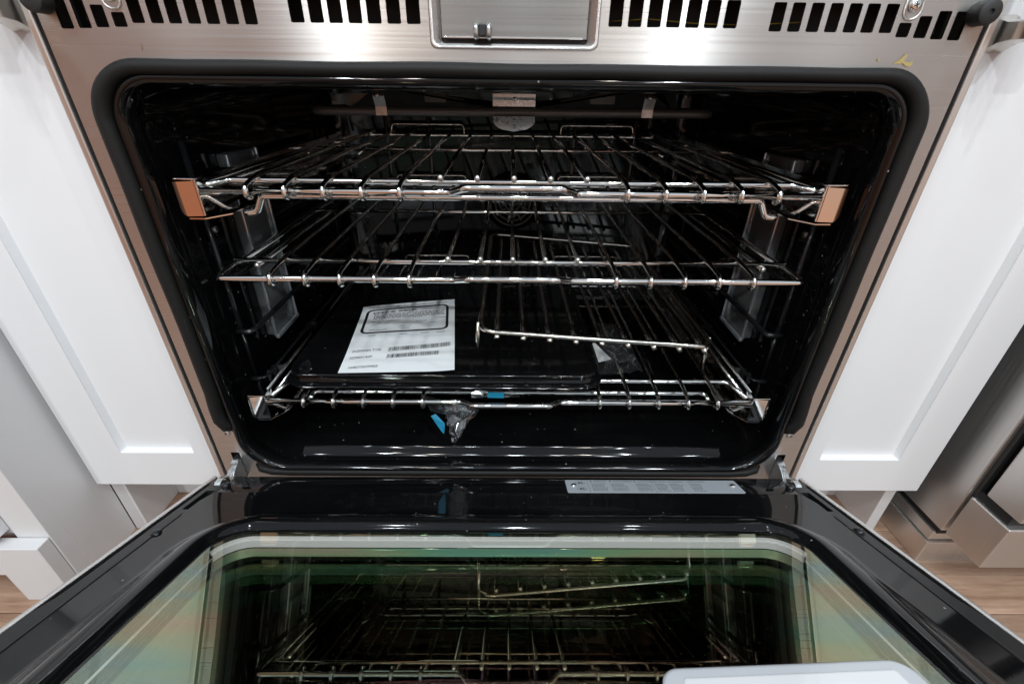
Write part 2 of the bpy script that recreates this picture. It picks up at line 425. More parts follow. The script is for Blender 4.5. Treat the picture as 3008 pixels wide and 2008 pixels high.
# slots in the vent band
slots = []
def slot(xc, z0, z1, w=0.0100):
    slots.append(arc_rr(xc - w / 2, xc + w / 2, z0, z1, 0.0012, 0.0012, 3))
outer_x = [0.3525, 0.3385, 0.3245, 0.3100, 0.2954, 0.2806, 0.2664, 0.2515, 0.2367, 0.2218, 0.2070]
for sx in (-1, 1):
    for i, x_ in enumerate(outer_x):
        zt = {0: 0.5062, 1: 0.5064, 2: 0.5030, 3: 0.4985}.get(i, 0.5105)
        zb = {0: 0.4872, 1: 0.4877, 2: 0.4884, 3: 0.4888}.get(i, 0.4915)
        slot(sx * x_, zb, zt)
    for x_ in (0.1705, 0.1553, 0.1404, 0.1252, 0.1101, 0.0948, 0.0795): slot(sx * x_, 0.4932, 0.5115, 0.0108)
recess = arc_rr(-0.0675, 0.0675, 0.4770, 0.5300, 0.006, 0.005, 5)
opening = arc_rr(-0.3400, 0.3400, 0.0140, 0.4590, 0.040, 0.052, 10)
hslots = [arc_rr(sx * 0.3520 - 0.0055, sx * 0.3520 + 0.0055, -0.0035, 0.0395, 0.001, 0.001, 2) for sx in (-1, 1)]
frame_outer = [(-HW, -0.010), (HW, -0.010), (HW, ZTOP), (-HW, ZTOP)]
fb = MB()
fb.plate([frame_outer, opening, recess] + slots + hslots, lambda a, b_, d: (a, d, b_), 0.0014)
fr = fb.obj('front_frame', 'stainless', RANGE)
vb = MB()   # dark duct behind the vents and body shell
vb.rings([[(x_, y_, z_) for y_, z_ in ((0.004, 0.466), (0.03, 0.466), (0.03, 0.54), (0.004, 0.54), (0.004, 0.542), (0.032, 0.542), (0.032, 0.464), (0.004, 0.464))] for x_ in (-0.366, 0.366)], 0, True)
for sx in (-1, 1):
    hp = MB(); hp.box((min(sx * 0.358, sx * 0.344), 0.012, -0.008), (max(sx * 0.358, sx * 0.344), 0.016, 0.045)); hp.obj('hinge_pocket', 'black_gap', RANGE)
vb.obj('vent_duct', 'black_gap', RANGE)
wb = MB()
wb.tube([(0.08, 0.024, 0.499), (0.11, 0.02, 0.5005), (0.15, 0.021, 0.498), (0.19, 0.023, 0.4975), (0.24, 0.022, 0.500)], 0.0005, 6)
mat('yellow_wire', (0.35, 0.24, 0.02), 0.5)
wb.obj('wire', 'yellow_wire', RANGE, True)

# pressed recess with latch
rb_ = MB()
R1 = recess; R2 = arc_rr(-0.0640, 0.0640, 0.4795, 0.529, 0.006, 0.0045, 5); R3 = arc_rr(-0.0590, 0.0590, 0.4812, 0.528, 0.004, 0.003, 5)
rb_.rings([[(p[0], y_, p[1]) for p in R_] for R_, y_ in ((R1, 0.0), (arc_rr(-0.0660, 0.0660, 0.4778, 0.5295, 0.006, 0.005, 5), -0.0012), (R2, -0.0002), (R3, 0.006))])
o = rb_.obj('recess_rim', 'stainless', RANGE, True)
rp = MB(); rp.box((-0.0590, 0.0075, 0.4850), (0.0590, 0.0085, 0.5300))
rp.obj('recess_plate', 'steel_dark_reflection', RANGE)
rs = MB(); rs.box((-0.0588, 0.0086, 0.4800), (0.0588, 0.012, 0.4860)); rs.obj('recess_slit', 'black_gap', RANGE)
lp = MB(); lp.box((-0.0560, 0.0050, 0.4846), (0.0555, 0.0070, 0.4862), bev=0.0004); lp.obj('recess_lip', 'chrome', RANGE)
lk = MB(); lk.tube(fillet([(-0.0305, 0.006, 0.485), (-0.0305, -0.002, 0.486), (-0.0305, -0.002, 0.4925), (-0.0305, 0.006, 0.4930)], 0.002), 0.0022, 8)
lk.tube(fillet([(-0.0205, 0.006, 0.485), (-0.0205, -0.002, 0.486), (-0.0205, -0.002, 0.4925), (-0.0205, 0.006, 0.4930)], 0.002), 0.0022, 8)
lk.obj('latch_bracket', 'zinc', RANGE, True)
lk = MB(); lk.box((-0.0285, -0.0035, 0.4858), (-0.0226, 0.006, 0.4938), bev=0.0008); lk.obj('latch_hook', 'black_rubber', RANGE)

# side trims beyond the dark gap
for sx in (-1, 1):
    a, b_ = sorted((sx * 0.3762, sx * 0.3828))
    t_ = MB(); t_.box((a, -0.0010, -0.13), (b_, 0.60, ZTOP), bev=0.0013); t_.obj('side_trim', 'stainless_vertical', RANGE)
    a, b_ = sorted((sx * 0.3720, sx * 0.3766))
    t_ = MB(); t_.box((a, 0.006, -0.02), (b_, 0.02, ZTOP)); t_.obj('trim_gap', 'black_gap', RANGE)
# screws, bumpers, stains
def screw(p, nrm, r, parent, material='zinc', name='screw', dome=0.35, seg=16):
    q = Vector(nrm).to_track_quat('Z', 'Y').to_matrix().to_4x4(); M_ = Matrix.Translation(p) @ q
    s_ = MB(); s_.lathe([(r, 0), (r, r * 0.18), (r * 0.86, r * dome * 0.8), (r * 0.55, r * dome * 1.05)], M_, seg)
    for a in (0.4, 0.4 + math.pi / 2):   # cross recess, cut as dark flush bars
        c_, s2 = math.cos(a), math.sin(a)
        w_ = r * 0.10; l_ = r * 0.46; h_ = r * dome * 1.05 + 0.00008
        s_.add([M_ @ Vector((c_ * x_ - s2 * y_, s2 * x_ + c_ * y_, h_)) for x_, y_ in ((-l_, -w_), (l_, -w_), (l_, w_), (-l_, w_))], [[0, 1, 2, 3]], 1)
    return auto_smooth(s_.obj(name, [material, 'black_gap'], parent), 50)
for sx in (-1, 1):
    o_ = MB(); o_.rings([[(sx * 0.3113 + p[0], y_, 0.5092 + p[1]) for p in arc_rr(-w_, w_, -h_, h_, w_ * 0.95, w_ * 0.95, 6)] for w_, h_, y_ in ((0.0075, 0.0098, -0.0002), (0.0068, 0.0090, -0.0014), (0.0058, 0.0078, -0.0004), (0.0055, 0.0074, 0.002))])
    o_.obj('screw_boss', 'stainless', RANGE, True)
    bk = MB(); bk.plate([[(sx * 0.3113 + p[0], 0.5092 + p[1]) for p in arc_rr(-0.0056, 0.0056, -0.0076, 0.0076, 0.005, 0.005, 6)]], lambda a, b2, d: (a, -0.0003, b2)); bk.obj('screw_well', 'dull_steel', RANGE)
    screw((sx * 0.3113, -0.0006, 0.5096), (0, -1, 0), 0.0046, RANGE, 'chrome', dome=0.5)
    q = Matrix.Translation((sx * 0.3640, 0, 0.5050)) @ Matrix.Rotation(math.radians(90), 4, 'X')
    bp = MB(); bp.lathe([(0.0088, -0.0005), (0.0088, 0.0095), (0.0083, 0.0112), (0.0070, 0.0120), (0.0022, 0.0120), (0.0018, 0.0105), (0.0001, 0.0105)], q, 24)
    auto_smooth(bp.obj('door_bumper', 'black_rubber', RANGE), 35)
    screw((sx * 0.3525, -0.0003, 0.0722), (0, -1, 0), 0.0044, RANGE, 'stainless')
    # square hole edges for the hinge
st = MB()
def blob(cx_, cz_, r_, k):
    return [(cx_ + r_ * (1 + 0.25 * math.sin(3 * a + k)) * math.cos(a), cz_ + r_ * 0.75 * (1 + 0.2 * math.cos(2 * a + k)) * math.sin(a)) for a in [2 * math.pi * i / 12 for i in range(12)]]
for i, (x_, z_, r_) in enumerate(((0.3120, 0.4712, 0.0009), (0.3138, 0.4716, 0.0014), (0.3158, 0.4722, 0.0020), (0.3172, 0.4738, 0.0018), (0.3184, 0.4752, 0.0019), (0.3192, 0.4768, 0.0013), (0.3186, 0.4720, 0.0016), (0.3208, 0.4712, 0.0016), (0.3226, 0.4706, 0.0020), (0.3246, 0.4706, 0.0021), (0.3256, 0.4718, 0.0013), (0.2980, 0.4735, 0.0010))):
    st.plate([blob(x_, z_, r_, i)], lambda a, b2, d, i=i: (a, -0.0003 - 0.00003 * i, b2))
st.obj('adhesive_stain', 'stain', RANGE, label='dried yellow adhesive smear on the steel frame')
st = MB(); st.plate([[(-0.3002, 0.4782), (-0.2993, 0.4768), (-0.2992, 0.4745), (-0.3008, 0.4732), (-0.2999, 0.4748), (-0.3001, 0.4768)]], lambda a, b2, d: (a, -0.0003, b2)); st.obj('stain_mark', 'brown_stain', RANGE)

# ---- oven cavity
def ring3(hw, zb, zt, rt, rb, y, n=10): return [(p[0], y, p[1]) for p in arc_rr(-hw, hw, zb, zt, rt, rb, n)]
prof = [(0.3405, 0.0135, 0.4595, 0.040, 0.052, 0.0012), (0.3400, 0.0140, 0.4590, 0.040, 0.052, -0.0040), (0.3385, 0.0152, 0.4578, 0.039, 0.051, -0.0072),
        (0.3360, 0.0172, 0.4556, 0.037, 0.050, -0.0090), (0.3330, 0.0200, 0.4528, 0.035, 0.049, -0.0088), (0.3306, 0.0222, 0.4502, 0.033, 0.048, -0.0066),
        (0.3294, 0.0232, 0.4484, 0.032, 0.047, -0.0020), (0.3292, 0.0228, 0.4474, 0.032, 0.047, 0.0040), (0.3304, 0.0205, 0.4485, 0.033, 0.047, 0.0095),
        (0.3340, 0.0185, 0.4530, 0.035, 0.045, 0.0170), (0.3365, 0.0180, 0.4570, 0.036, 0.042, 0.0300), (0.3370, 0.0180, 0.4575, 0.036, 0.040, 0.0600),
        (0.3370, 0.0180, 0.4575, 0.034, 0.036, 0.300), (0.3370, 0.0180, 0.4575, 0.032, 0.034, 0.4800), (0.3330, 0.0215, 0.4540, 0.030, 0.032, 0.5000), (0.3200, 0.0330, 0.4420, 0.026, 0.028, 0.5060)]
cv_ = MB(); cv_.rings([ring3(*p_) for p_ in prof], 0, True, False, True)
cav = cv_.obj('cavity_liner', 'black_enamel', RANGE, True)
# pressed rib across the floor, dimples on the side walls
rib = MB()
rpf = [(0.0130, 0.0180), (0.0172, 0.0192), (0.0196, 0.0222), (0.0222, 0.0268), (0.0240, 0.0290), (0.0256, 0.0297), (0.0272, 0.0290), (0.0292, 0.0262), (0.0312, 0.0210), (0.0340, 0.0182)]
zc = lambda x_: min(1.0, max(0.0, (0.2835 - abs(x_ - 0.0038)) / 0.0045))
rib.rings([[(x_, y_, 0.0181 + (z_ - 0.0181) * math.sqrt(zc(x_))) for y_, z_ in rpf] for x_ in (-0.2797, -0.2790, -0.2780, -0.2765, -0.2745, -0.14, 0.0, 0.14, 0.2821, 0.2841, 0.2856, 0.2866, 0.2873)], 0, False)
rib.obj('floor_rib', 'black_enamel', cav, True)
for sx in (-1, 1):
    for z_ in (0.265, 0.105):
        d_ = MB(); d_.ball((sx * 0.3375, 0.035, z_), 0.010, 0, (0.35, 1.6, 1.0), 14, 8); d_.obj('wall_dimple', 'black_enamel', cav, True)
    for z_ in (0.306,):
        screw((sx * 0.3362, 0.0745, z_), (-sx, 0, 0), 0.0042, cav, 'dull_steel', dome=0.7)
# rack guides: black wire frames on both side walls
for sx in (-1, 1):
    for y_ in (0.058, 0.430):
        g = MB(); g.tube([(sx * 0.3315, y_, 0.075), (sx * 0.3315, y_, 0.400)], 0.0032, 8); g.obj('guide_post', 'guide_enamel', cav, True)
    for z_ in (0.098, 0.118, 0.187, 0.2585, 0.3475):
        w_ = MB(); w_.tube(fillet([(sx * 0.3335, 0.0515, z_), (sx * 0.3150, 0.0515, z_), (sx * 0.3150, 0.437, z_), (sx * 0.3335, 0.437, z_)], 0.016, 7), 0.0035, 10)
        w_.obj('guide_wire', 'guide_enamel', cav, True)
# lamp lenses on the side walls
for sx in (-1, 1):
    X = lambda v, sx=sx: Vector((sx * v.x, v.y, v.z))
    ln = MB(); ln.box((0.3250, 0.1190, 0.1440), (0.3400, 0.1850, 0.3800), bev=0.004, X=X)
    lens = auto_smooth(ln.obj('lamp_lens', 'lamp_glass', cav, recalc=True), 30)
    for a, b_ in (((0.3222, 0.1155, 0.1440), (0.3275, 0.1235, 0.3800)), ((0.3222, 0.1835, 0.1460), (0.3275, 0.1870, 0.3800))):
        e_ = MB(); e_.box(a, b_, bev=0.0022, X=X); auto_smooth(e_.obj('lens_rim', 'lamp_edge', lens, recalc=True), 30)
    e_ = MB(); e_.box((0.3205, 0.1160, 0.1405), (0.3262, 0.1870, 0.1475), bev=0.0022, X=X); auto_smooth(e_.obj('lens_rim', 'lamp_edge', lens, recalc=True), 30)
    for z_ in (0.335, 0.285, 0.232): screw((sx * 0.3345, 0.196, z_), (-sx, 0, 0), 0.0032, cav, 'dull_steel', dome=0.9)
# convection fan cover on the back wall
fc = MB(); fc.lathe([(0.058, 0), (0.056, 0.008), (0.050, 0.013)], Matrix.Translation((0.004, 0.5055, 0.243)) @ Matrix.Rotation(math.radians(90), 4, 'X'), 32)
fan = fc.obj('fan_cover', 'black_enamel', cav, True)
for r_ in (0.014, 0.024, 0.034, 0.044):
    t_ = MB(); t_.tube([(0.004 + r_ * math.cos(a), 0.4870, 0.243 + r_ * math.sin(a)) for a in [2 * math.pi * i / 36 for i in range(36)]], 0.0018, 8, closed=True); t_.obj('fan_ring', 'burner_tube', fan, True)
for k in range(6):
    a = math.pi / 6 + k * math.pi / 3
    t_ = MB(); t_.tube([(0.004 + 0.012 * math.cos(a), 0.4885, 0.243 + 0.012 * math.sin(a)), (0.004 + 0.046 * math.cos(a), 0.4885, 0.243 + 0.046 * math.sin(a))], 0.0018, 6); t_.obj('fan_spoke', 'guide_enamel', fan, True)
fbk = MB()
for k in range(9):
    a = k * 2 * math.pi / 9; ca, sa = math.cos(a), math.sin(a); c2, s2 = math.cos(a + 0.34), math.sin(a + 0.34)
    fbk.add([(0.004 + 0.018 * ca, 0.4935, 0.243 + 0.018 * sa), (0.004 + 0.040 * ca, 0.4965, 0.243 + 0.040 * sa), (0.004 + 0.040 * c2, 0.4915, 0.243 + 0.040 * s2), (0.004 + 0.018 * c2, 0.4915, 0.243 + 0.018 * s2)], [[0, 1, 2, 3]])
fbk.obj('fan_blade', 'zinc', fan)
# seams on the back wall
for x_ in (-0.155, 0.12, -0.235, 0.235):
    t_ = MB(); t_.box((x_ - 0.0035, 0.5035, 0.06), (x_ + 0.0035, 0.507, 0.41), bev=0.0015); auto_smooth(t_.obj('wall_rib', 'black_enamel', cav), 30)

# ---- broiler burner under the roof of the cavity
br = MB(); br.tube(fillet([(-0.2390, 0.30, 0.4180), (-0.2390, 0.170, 0.4222), (0.2400, 0.170, 0.4230), (0.2400, 0.30, 0.4185)], 0.022, 8), 0.0052, 12)
broil = br.obj('broiler_burner', 'burner_tube', RANGE, True)
df = MB()
for sx in (-1, 1):
    df.add([(sx * 0.002, 0.215, 0.4210), (sx * 0.165, 0.190, 0.4470), (sx * 0.250, 0.32, 0.4100), (sx * 0.205, 0.395, 0.4060), (sx * 0.002, 0.40, 0.4230)], [[0, 1, 2, 3, 4]])
    df.tube([(sx * 0.060, 0.205, 0.4335), (sx * 0.150, 0.195, 0.4480)], 0.0008, 6)
df.obj('deflector_plate', 'deflector', broil)
ctr = MB()
cs = [(0.4420, 0.160), (0.4385, 0.160), (0.4355, 0.163), (0.4290, 0.163), (0.4265, 0.1775), (0.4195, 0.1780), (0.4185, 0.1650), (0.4145, 0.1640)]
def xr_(z_): return 0.0252 if z_ > 0.4145 else 0.0
vs = []; 
for z_, y_ in cs: vs.append([(-0.0230, y_, z_), (-0.011, y_ - 0.0006, z_), (0.002, y_ - 0.0008, z_), (0.015, y_ - 0.0006, z_), (0.0266, y_, z_)])
for k in range(1, 7):
    s_ = k / 6; w_ = 0.0248 * math.sqrt(max(0.0, 1 - s_ * s_)) + 0.0002; z_ = 0.4145 - 0.0120 * s_; y_ = 0.164 - 0.003 * s_
    vs.append([(0.0018 + w_ * q, y_ - 0.0008 * (1 - q * q), z_) for q in (-1, -0.5, 0, 0.5, 1)])
ctr.rings(vs, 0, False)
auto_smooth(ctr.obj('burner_bracket', 'zinc', broil), 30)
screw((0.0022, 0.1595, 0.4368), (0, -1, 0), 0.0026, broil, 'chrome', dome=1.0)
for x_, z0 in ((-0.1545, 0.4180), (0.1595, 0.4185)):
    cl = MB()
    pf = [(0.4415, 0.160), (0.4385, 0.158), (0.4300, 0.163), (0.4270, 0.1645), (z0, 0.1645)]
    cl.rings([[(x_ - 0.0065, y_, z_), (x_ + 0.0065, y_, z_), (x_ + 0.0065, y_ + 0.0009, z_), (x_ - 0.0065, y_ + 0.0009, z_)] for z_, y_ in pf], 0, True, True, True)
    cl.obj('burner_clip', 'dull_steel', broil)
    screw((x_ - 0.001, 0.158, 0.4392), (0, -1, 0.3), 0.0030, broil, 'zinc', dome=1.1)
for x_, w_ in ((0.118, 0.016), (-0.100, 0.014)):
    pl = MB(); pl.plate([arc_rr(x_ - w_, x_ + w_, 0.4295, 0.4400, 0.002, 0.002, 3)], lambda a, b2, d: (a, 0.235, b2)); pl.obj('burner_plate', 'burner_tube', broil)

# ---- braided door gaskets
gp = [(-0.3390, -0.002, 0.0830), (-0.3440, -0.0060, 0.0880), (-0.3488, -0.007, 0.099), (-0.3482, -0.007, 0.116), (-0.3458, -0.007, 0.140)]
gk = [Vector(p) for p in gp]
top = [Vector((p[0], -0.007, p[1])) for p in arc_rr(-0.3455, 0.3455, 0.05, 0.4622, 0.042, 0.01, 14)[15:45]][::-1]
def dens(P, step=0.02):
    out = [P[0]]
    for a, b_ in zip(P[:-1], P[1:]):
        n = max(1, int((b_ - a).length / step))
        for k in range(1, n + 1): out.append(a.lerp(b_, k / n))
    return out
path = dens(gk + top + [Vector((-p.x, p.y, p.z)) for p in gk[::-1]])
for i, p in enumerate(path):   # a soft woven tube is never quite straight
    w_ = 0.0003 * math.sin(i * 0.9) * (0.0 if abs(p.x) > 0.28 and p.z > 0.40 else 1.0)
    if abs(p.x) > 0.33: p.x += w_
    else: p.z += w_
rads = [0.0056 + 0.0019 * min(1.0, max(0.0, (abs(p.x) - 0.30) / 0.0455)) + 0.0002 * math.sin(i * 0.61) for i, p in enumerate(path)]
rads[0] = 0.005; rads[1] = 0.0078; rads[-1] = 0.005; rads[-2] = 0.0078
g = MB(); g.tube(path, rads, 14); g.obj('door_gasket', 'gasket_braid', RANGE, True)
path = dens([Vector(p) for p in ((-0.3260, 0.002, 0.0185), (-0.3210, -0.0045, 0.0165), (-0.3080, -0.006, 0.0135), (-0.2850, -0.006, 0.0122), (0.2850, -0.006, 0.0122), (0.3080, -0.006, 0.0135), (0.3205, -0.0045, 0.0168), (0.3250, 0.002, 0.0188))], 0.02)
g = MB(); g.tube(path, 0.0052, 12); g.obj('lower_gasket', 'gasket_braid', RANGE, True)

# ---- the open door: x, t along the door away from the hinge, h above the door plane
TILT = math.radians(20.3); CT, ST = math.cos(TILT), math.sin(TILT)
def D(x, t, h): return Vector((x, -t * CT + h * ST, t * ST + h * CT))
DOOR_LEN = 0.50
HL = 0.0130; HG = 0.0180
door = MB()
# black enamelled liner: flat band round a rolled bead that holds the glass
GX, GT0, GT1 = 0.2775, 0.1590, DOOR_LEN - 0.075
def gl(e, n=10, rx=0.030): return arc_rr(-GX - e, GX + e, GT0 - e, GT1 + e, rx + e, rx + e, n)
lin = [(0.0430, HL), (0.0385, HL + 0.0005), (0.0335, HL + 0.0028), (0.0285, HL + 0.0064), (0.0235, HL + 0.0094), (0.0185, HL + 0.0112), (0.0135, HL + 0.0118), (0.0098, HL + 0.0115), (0.0072, HL + 0.0104), (0.0054, HL + 0.0088), (0.0041, HL + 0.0070), (0.0030, HL + 0.0058), (0.0015, HL + 0.0052), (0.0, HG + 0.0002), (-0.0006, HG - 0.0020)]
door.rings([[D(p[0], p[1], h_) for p in gl(e_)] for e_, h_ in lin], 0, True, flip=False)
# flat band: outer outline with the bead cut out
T0 = 0.0722
outer = [(-0.3430, T0), (-0.3300, T0 - 0.0006), (0.3300, T0 - 0.0006), (0.3430, T0), (0.3480, T0 + 0.020), (0.3480, DOOR_LEN - 0.01), (-0.3480, DOOR_LEN - 0.01), (-0.3480, T0 + 0.020)]
door.plate([outer, gl(0.0430)], lambda a, b_, d: D(a, b_, HL), None)
dl = door.obj('oven_door', 'door_enamel', RANGE, recalc=True, label='black enamelled inner face of the open oven door')
auto_smooth(dl, 35)
DOOR = dl
# hinge-end flap carrying the label, a step lower than the liner
fp = MB(); fp.box((-0.3430, 0.0300, 0.004), (0.3430, T0 + 0.004, HL - 0.0007), bev=0.0009, X=lambda v: D(v.x, v.y, v.z))
auto_smooth(fp.obj('door_end_flap', 'door_enamel', DOOR, recalc=True), 35)
# satin side rails with hinge pockets
for sx in (-1, 1):
    pk = arc_rr(min(sx * 0.3560, sx * 0.3455), max(sx * 0.3560, sx * 0.3455), 0.0660, 0.1080, 0.001, 0.001, 2)
    nt_ = 0.245
    inn = [(0.3483, 0.0600), (0.3483, DOOR_LEN - 0.01)]
    outp = [(0.3665, DOOR_LEN - 0.01), (0.3665, nt_ + 0.02), (0.3650, nt_ + 0.008), (0.3622, nt_ - 0.004), (0.3615, nt_ - 0.03), (0.3615, 0.0600)]
    lo = [(sx * a, b_) for a, b_ in ((0.3440, 0.0600), (0.3440, 0.0640), (0.3440, 0.110), (0.3483, 0.118), (0.3483, DOOR_LEN - 0.01))]
    lo = [(sx * 0.3425, 0.0420), (sx * 0.3425, 0.0700)] + lo[2:] if False else lo
    poly = [(sx * a, b_) for a, b_ in ((0.3440, 0.040), (0.3440, 0.113), (0.3484, 0.120), (0.3484, DOOR_LEN - 0.01))] + [(sx * a, b_) for a, b_ in outp[:-1]] + [(sx * 0.3615, 0.040)]
    if sx > 0: poly = poly[::-1]
    s_ = MB(); s_.plate([poly, pk], lambda a, b_, d: D(a, b_, HL - 0.0010 - d), 0.006)
    s_.obj('door_side_rail', 'door_side_enamel', DOOR, recalc=True)
    # the raised ridge where rail and liner meet
    s_ = MB(); s_.tube([D(sx * 0.3482, 0.120, HL - 0.0004), D(sx * 0.3482, DOOR_LEN - 0.01, HL - 0.0004)], 0.0013, 8); s_.obj('door_ridge', 'door_side_enamel', DOOR, True)
    # dark channel and the stainless outer skin with its rounded lip
    s_ = MB(); s_.box((min(sx * 0.3425, sx * 0.3690), 0.036, -0.012), (max(sx * 0.3425, sx * 0.3690), DOOR_LEN, 0.0025), X=lambda v: D(v.x, v.y, v.z)); s_.obj('door_channel', 'black_gap', DOOR, recalc=True)
    sk = []
    for a, h_ in ((0.3662, -0.004), (0.3662, 0.0105), (0.3667, 0.0120), (0.3684, 0.0130), (0.3710, 0.0126), (0.3733, 0.0108), (0.3748, 0.0075), (0.3756, 0.0030), (0.3758, -0.034)):
        sk.append((sx * a, h_))
    s_ = MB(); s_.rings([[D(a, t_, h_) for a, h_ in sk] for t_ in (0.0300, 0.06, 0.2, 0.35, DOOR_LEN)], 0, False)
    s_.add([D(a, 0.0300, h_) for a, h_ in sk], [list(range(len(sk)))])
    auto_smooth(s_.obj('door_edge', 'door_edge_steel', DOOR, recalc=True), 40)
    for x_, t_ in ((0.3540, 0.1500), (0.3540, 0.420)):
        screw(D(sx * x_ * (0.984 if sx < 0 else 1.0), t_ + (0.004 if sx < 0 else -0.003), HL - 0.0010), D(0, 0, 1), 0.0049, DOOR, 'guide_enamel', dome=0.75)
    screw(D(sx * 0.3400, 0.0560, HL - 0.0006), D(0, 0, 1), 0.0050, DOOR, 'guide_enamel', dome=0.75)
s_ = MB(); s_.box((-0.374, 0.034, -0.036), (0.374, DOOR_LEN, -0.031), X=lambda v: D(v.x, v.y, v.z)); s_.obj('door_outer_skin', 'door_edge_steel', DOOR, recalc=True)
# far end of the door
s_ = MB(); s_.box((-0.366, DOOR_LEN - 0.012, -0.030), (0.366, DOOR_LEN, HL - 0.002), X=lambda v: D(v.x, v.y, v.z)); s_.obj('door_end_cap', 'door_edge_steel', DOOR, recalc=True)
# window: coated inner pane, spacer wall, deeper pane
HD = 0.0030
s_ = MB(); s_.plate([gl(-0.0002)], lambda a, b_, d: D(a, b_, HG - d), 0.0035); s_.obj('window_pane', 'coated_glass', DOOR, recalc=True)
s_ = MB(); s_.rings([[D(p[0], p[1], h_) for p in gl(e_)] for e_, h_ in ((-0.0008, HG - 0.0042), (-0.0012, HG - 0.0075), (-0.0028, HG - 0.0080), (-0.0030, HD + 0.0005))])
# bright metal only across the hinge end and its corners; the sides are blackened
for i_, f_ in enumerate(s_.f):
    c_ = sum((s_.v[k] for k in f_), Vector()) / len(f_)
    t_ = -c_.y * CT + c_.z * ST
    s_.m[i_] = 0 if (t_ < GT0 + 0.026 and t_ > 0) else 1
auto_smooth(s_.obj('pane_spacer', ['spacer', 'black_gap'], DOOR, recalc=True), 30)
for sx in (-1, 1):
    s_ = MB(); s_.tube([D(sx * (GX - 0.0036), GT0 + 0.028, HD + 0.005), D(sx * (GX - 0.0036), GT1 - 0.03, HD + 0.005)], 0.0010, 8); s_.obj('pane_bead', 'spacer', DOOR, True)
s_ = MB(); s_.plate([gl(0.004)], lambda a, b_, d: D(a, b_, HD - d), 0.004); s_.obj('window_pane', 'coated_glass_deep', DOOR, recalc=True)
# warning plate
def lab(): return MB()
LX0, LX1, LT0, LT1 = 0.0684, 0.2795, 0.0375, 0.0690
HP = HL - 0.0007 + 0.0006
l_ = lab()
l_.plate([arc_rr(LX0, LX1, LT0, LT1, 0.002, 0.002, 4)], lambda a, b_, d: D(a, b_, HP - d), 0.0005)
LAB_MI = 1
def on_label(vs, x, t): return [D(x + v.x, t - v.y, HP + 0.00012) for v in vs]
def lab_text(body, size, x, t):
    vs, fs = text_mesh(body, size); l_.add(on_label(vs, x, t), fs, 1)
def lab_rect(x0, x1, t0, t1, mi=1, k=0):
    l_.add([D(x_, t_, HP + 0.0001 + 0.00003 * k) for x_, t_ in ((x0, t0), (x1, t0), (x1, t1), (x0, t1))], [[0, 1, 2, 3]], mi)
heads = [('WARNING', 0.0985, 1), ('AVERTISSEMENT', 0.1225, 1), ('ADVERTENCIA', 0.1530, 1), ('CAUTION', 0.1775, 0), ('ATTENTION', 0.1955, 0), ('PRECAUCIÓN', 0.2200, 0)]
for h_, x_, tri in heads:
    lab_text(h_, 0.0034, x_ + (0.0045 if tri else 0.0), 0.0425)
    if tri: l_.add([D(x_, 0.0425, HP + 0.00012), D(x_ + 0.003, 0.0425, HP + 0.00012), D(x_ + 0.0015, 0.0392, HP + 0.00012)], [[0, 1, 2]], 1)
    for k in range(6):
        x0 = x_ + (0.001 if tri else 0.0); 
        while x0 < x_ + (0.0205 if tri else 0.0140) * random.uniform(0.75, 1.0):
            w_ = random.uniform(0.0012, 0.0034); lab_rect(x0, x0 + w_, 0.0468 + k * 0.0034, 0.0468 + k * 0.0034 + 0.0011, 2); x0 += w_ + 0.0006
lab_rect(0.0952, 0.0955, LT0, LT1); lab_rect(0.1742, 0.1745, LT0, LT1)
for t_ in (0.0450, 0.0600):   # two pictograms: a tipping range and a person
    for r0 in (0.0055,):
        ci = [(0.0865 + r0 * math.cos(a), t_ + r0 * 0.95 * math.sin(a)) for a in [2 * math.pi * i / 24 for i in range(24)]]
        co = [(0.0865 + r0 * 1.06 * math.cos(a), t_ + r0 * 1.02 * math.sin(a)) for a in [2 * math.pi * i / 24 for i in range(24)]]
        l_.plate([co, ci], lambda a, b_, d: D(a, b_, HP + 0.00012), None, 2)
    l_.add([D(a, b_, HP + 0.00013) for a, b_ in ((0.0835, t_ - 0.001), (0.0862, t_ - 0.002), (0.0868, t_ + 0.0014), (0.0841, t_ + 0.0022))], [[0, 1, 2, 3]], 1)
    l_.add([D(a, b_, HP + 0.00013) for a, b_ in ((0.0876, t_ - 0.0022), (0.0884, t_ - 0.0032), (0.0892, t_ - 0.0006), (0.0905, t_ + 0.0022), (0.0896, t_ + 0.0024), (0.0884, t_ + 0.0004), (0.0874, t_ + 0.0024), (0.0866, t_ + 0.002), (0.0880, t_ - 0.0004))], [[0, 1, 2, 3, 4, 5, 6, 7, 8]], 1)
l_.obj('warning_plate', ['label_plate', 'print_black', 'print_grey'], DOOR, label='pale blue printed warning plate riveted to the door end')
for x_ in (0.0775, 0.2715): screw(D(x_, 0.0520, HP), D(0, 0, 1), 0.0034, DOOR, 'chrome', name='rivet', dome=0.6)

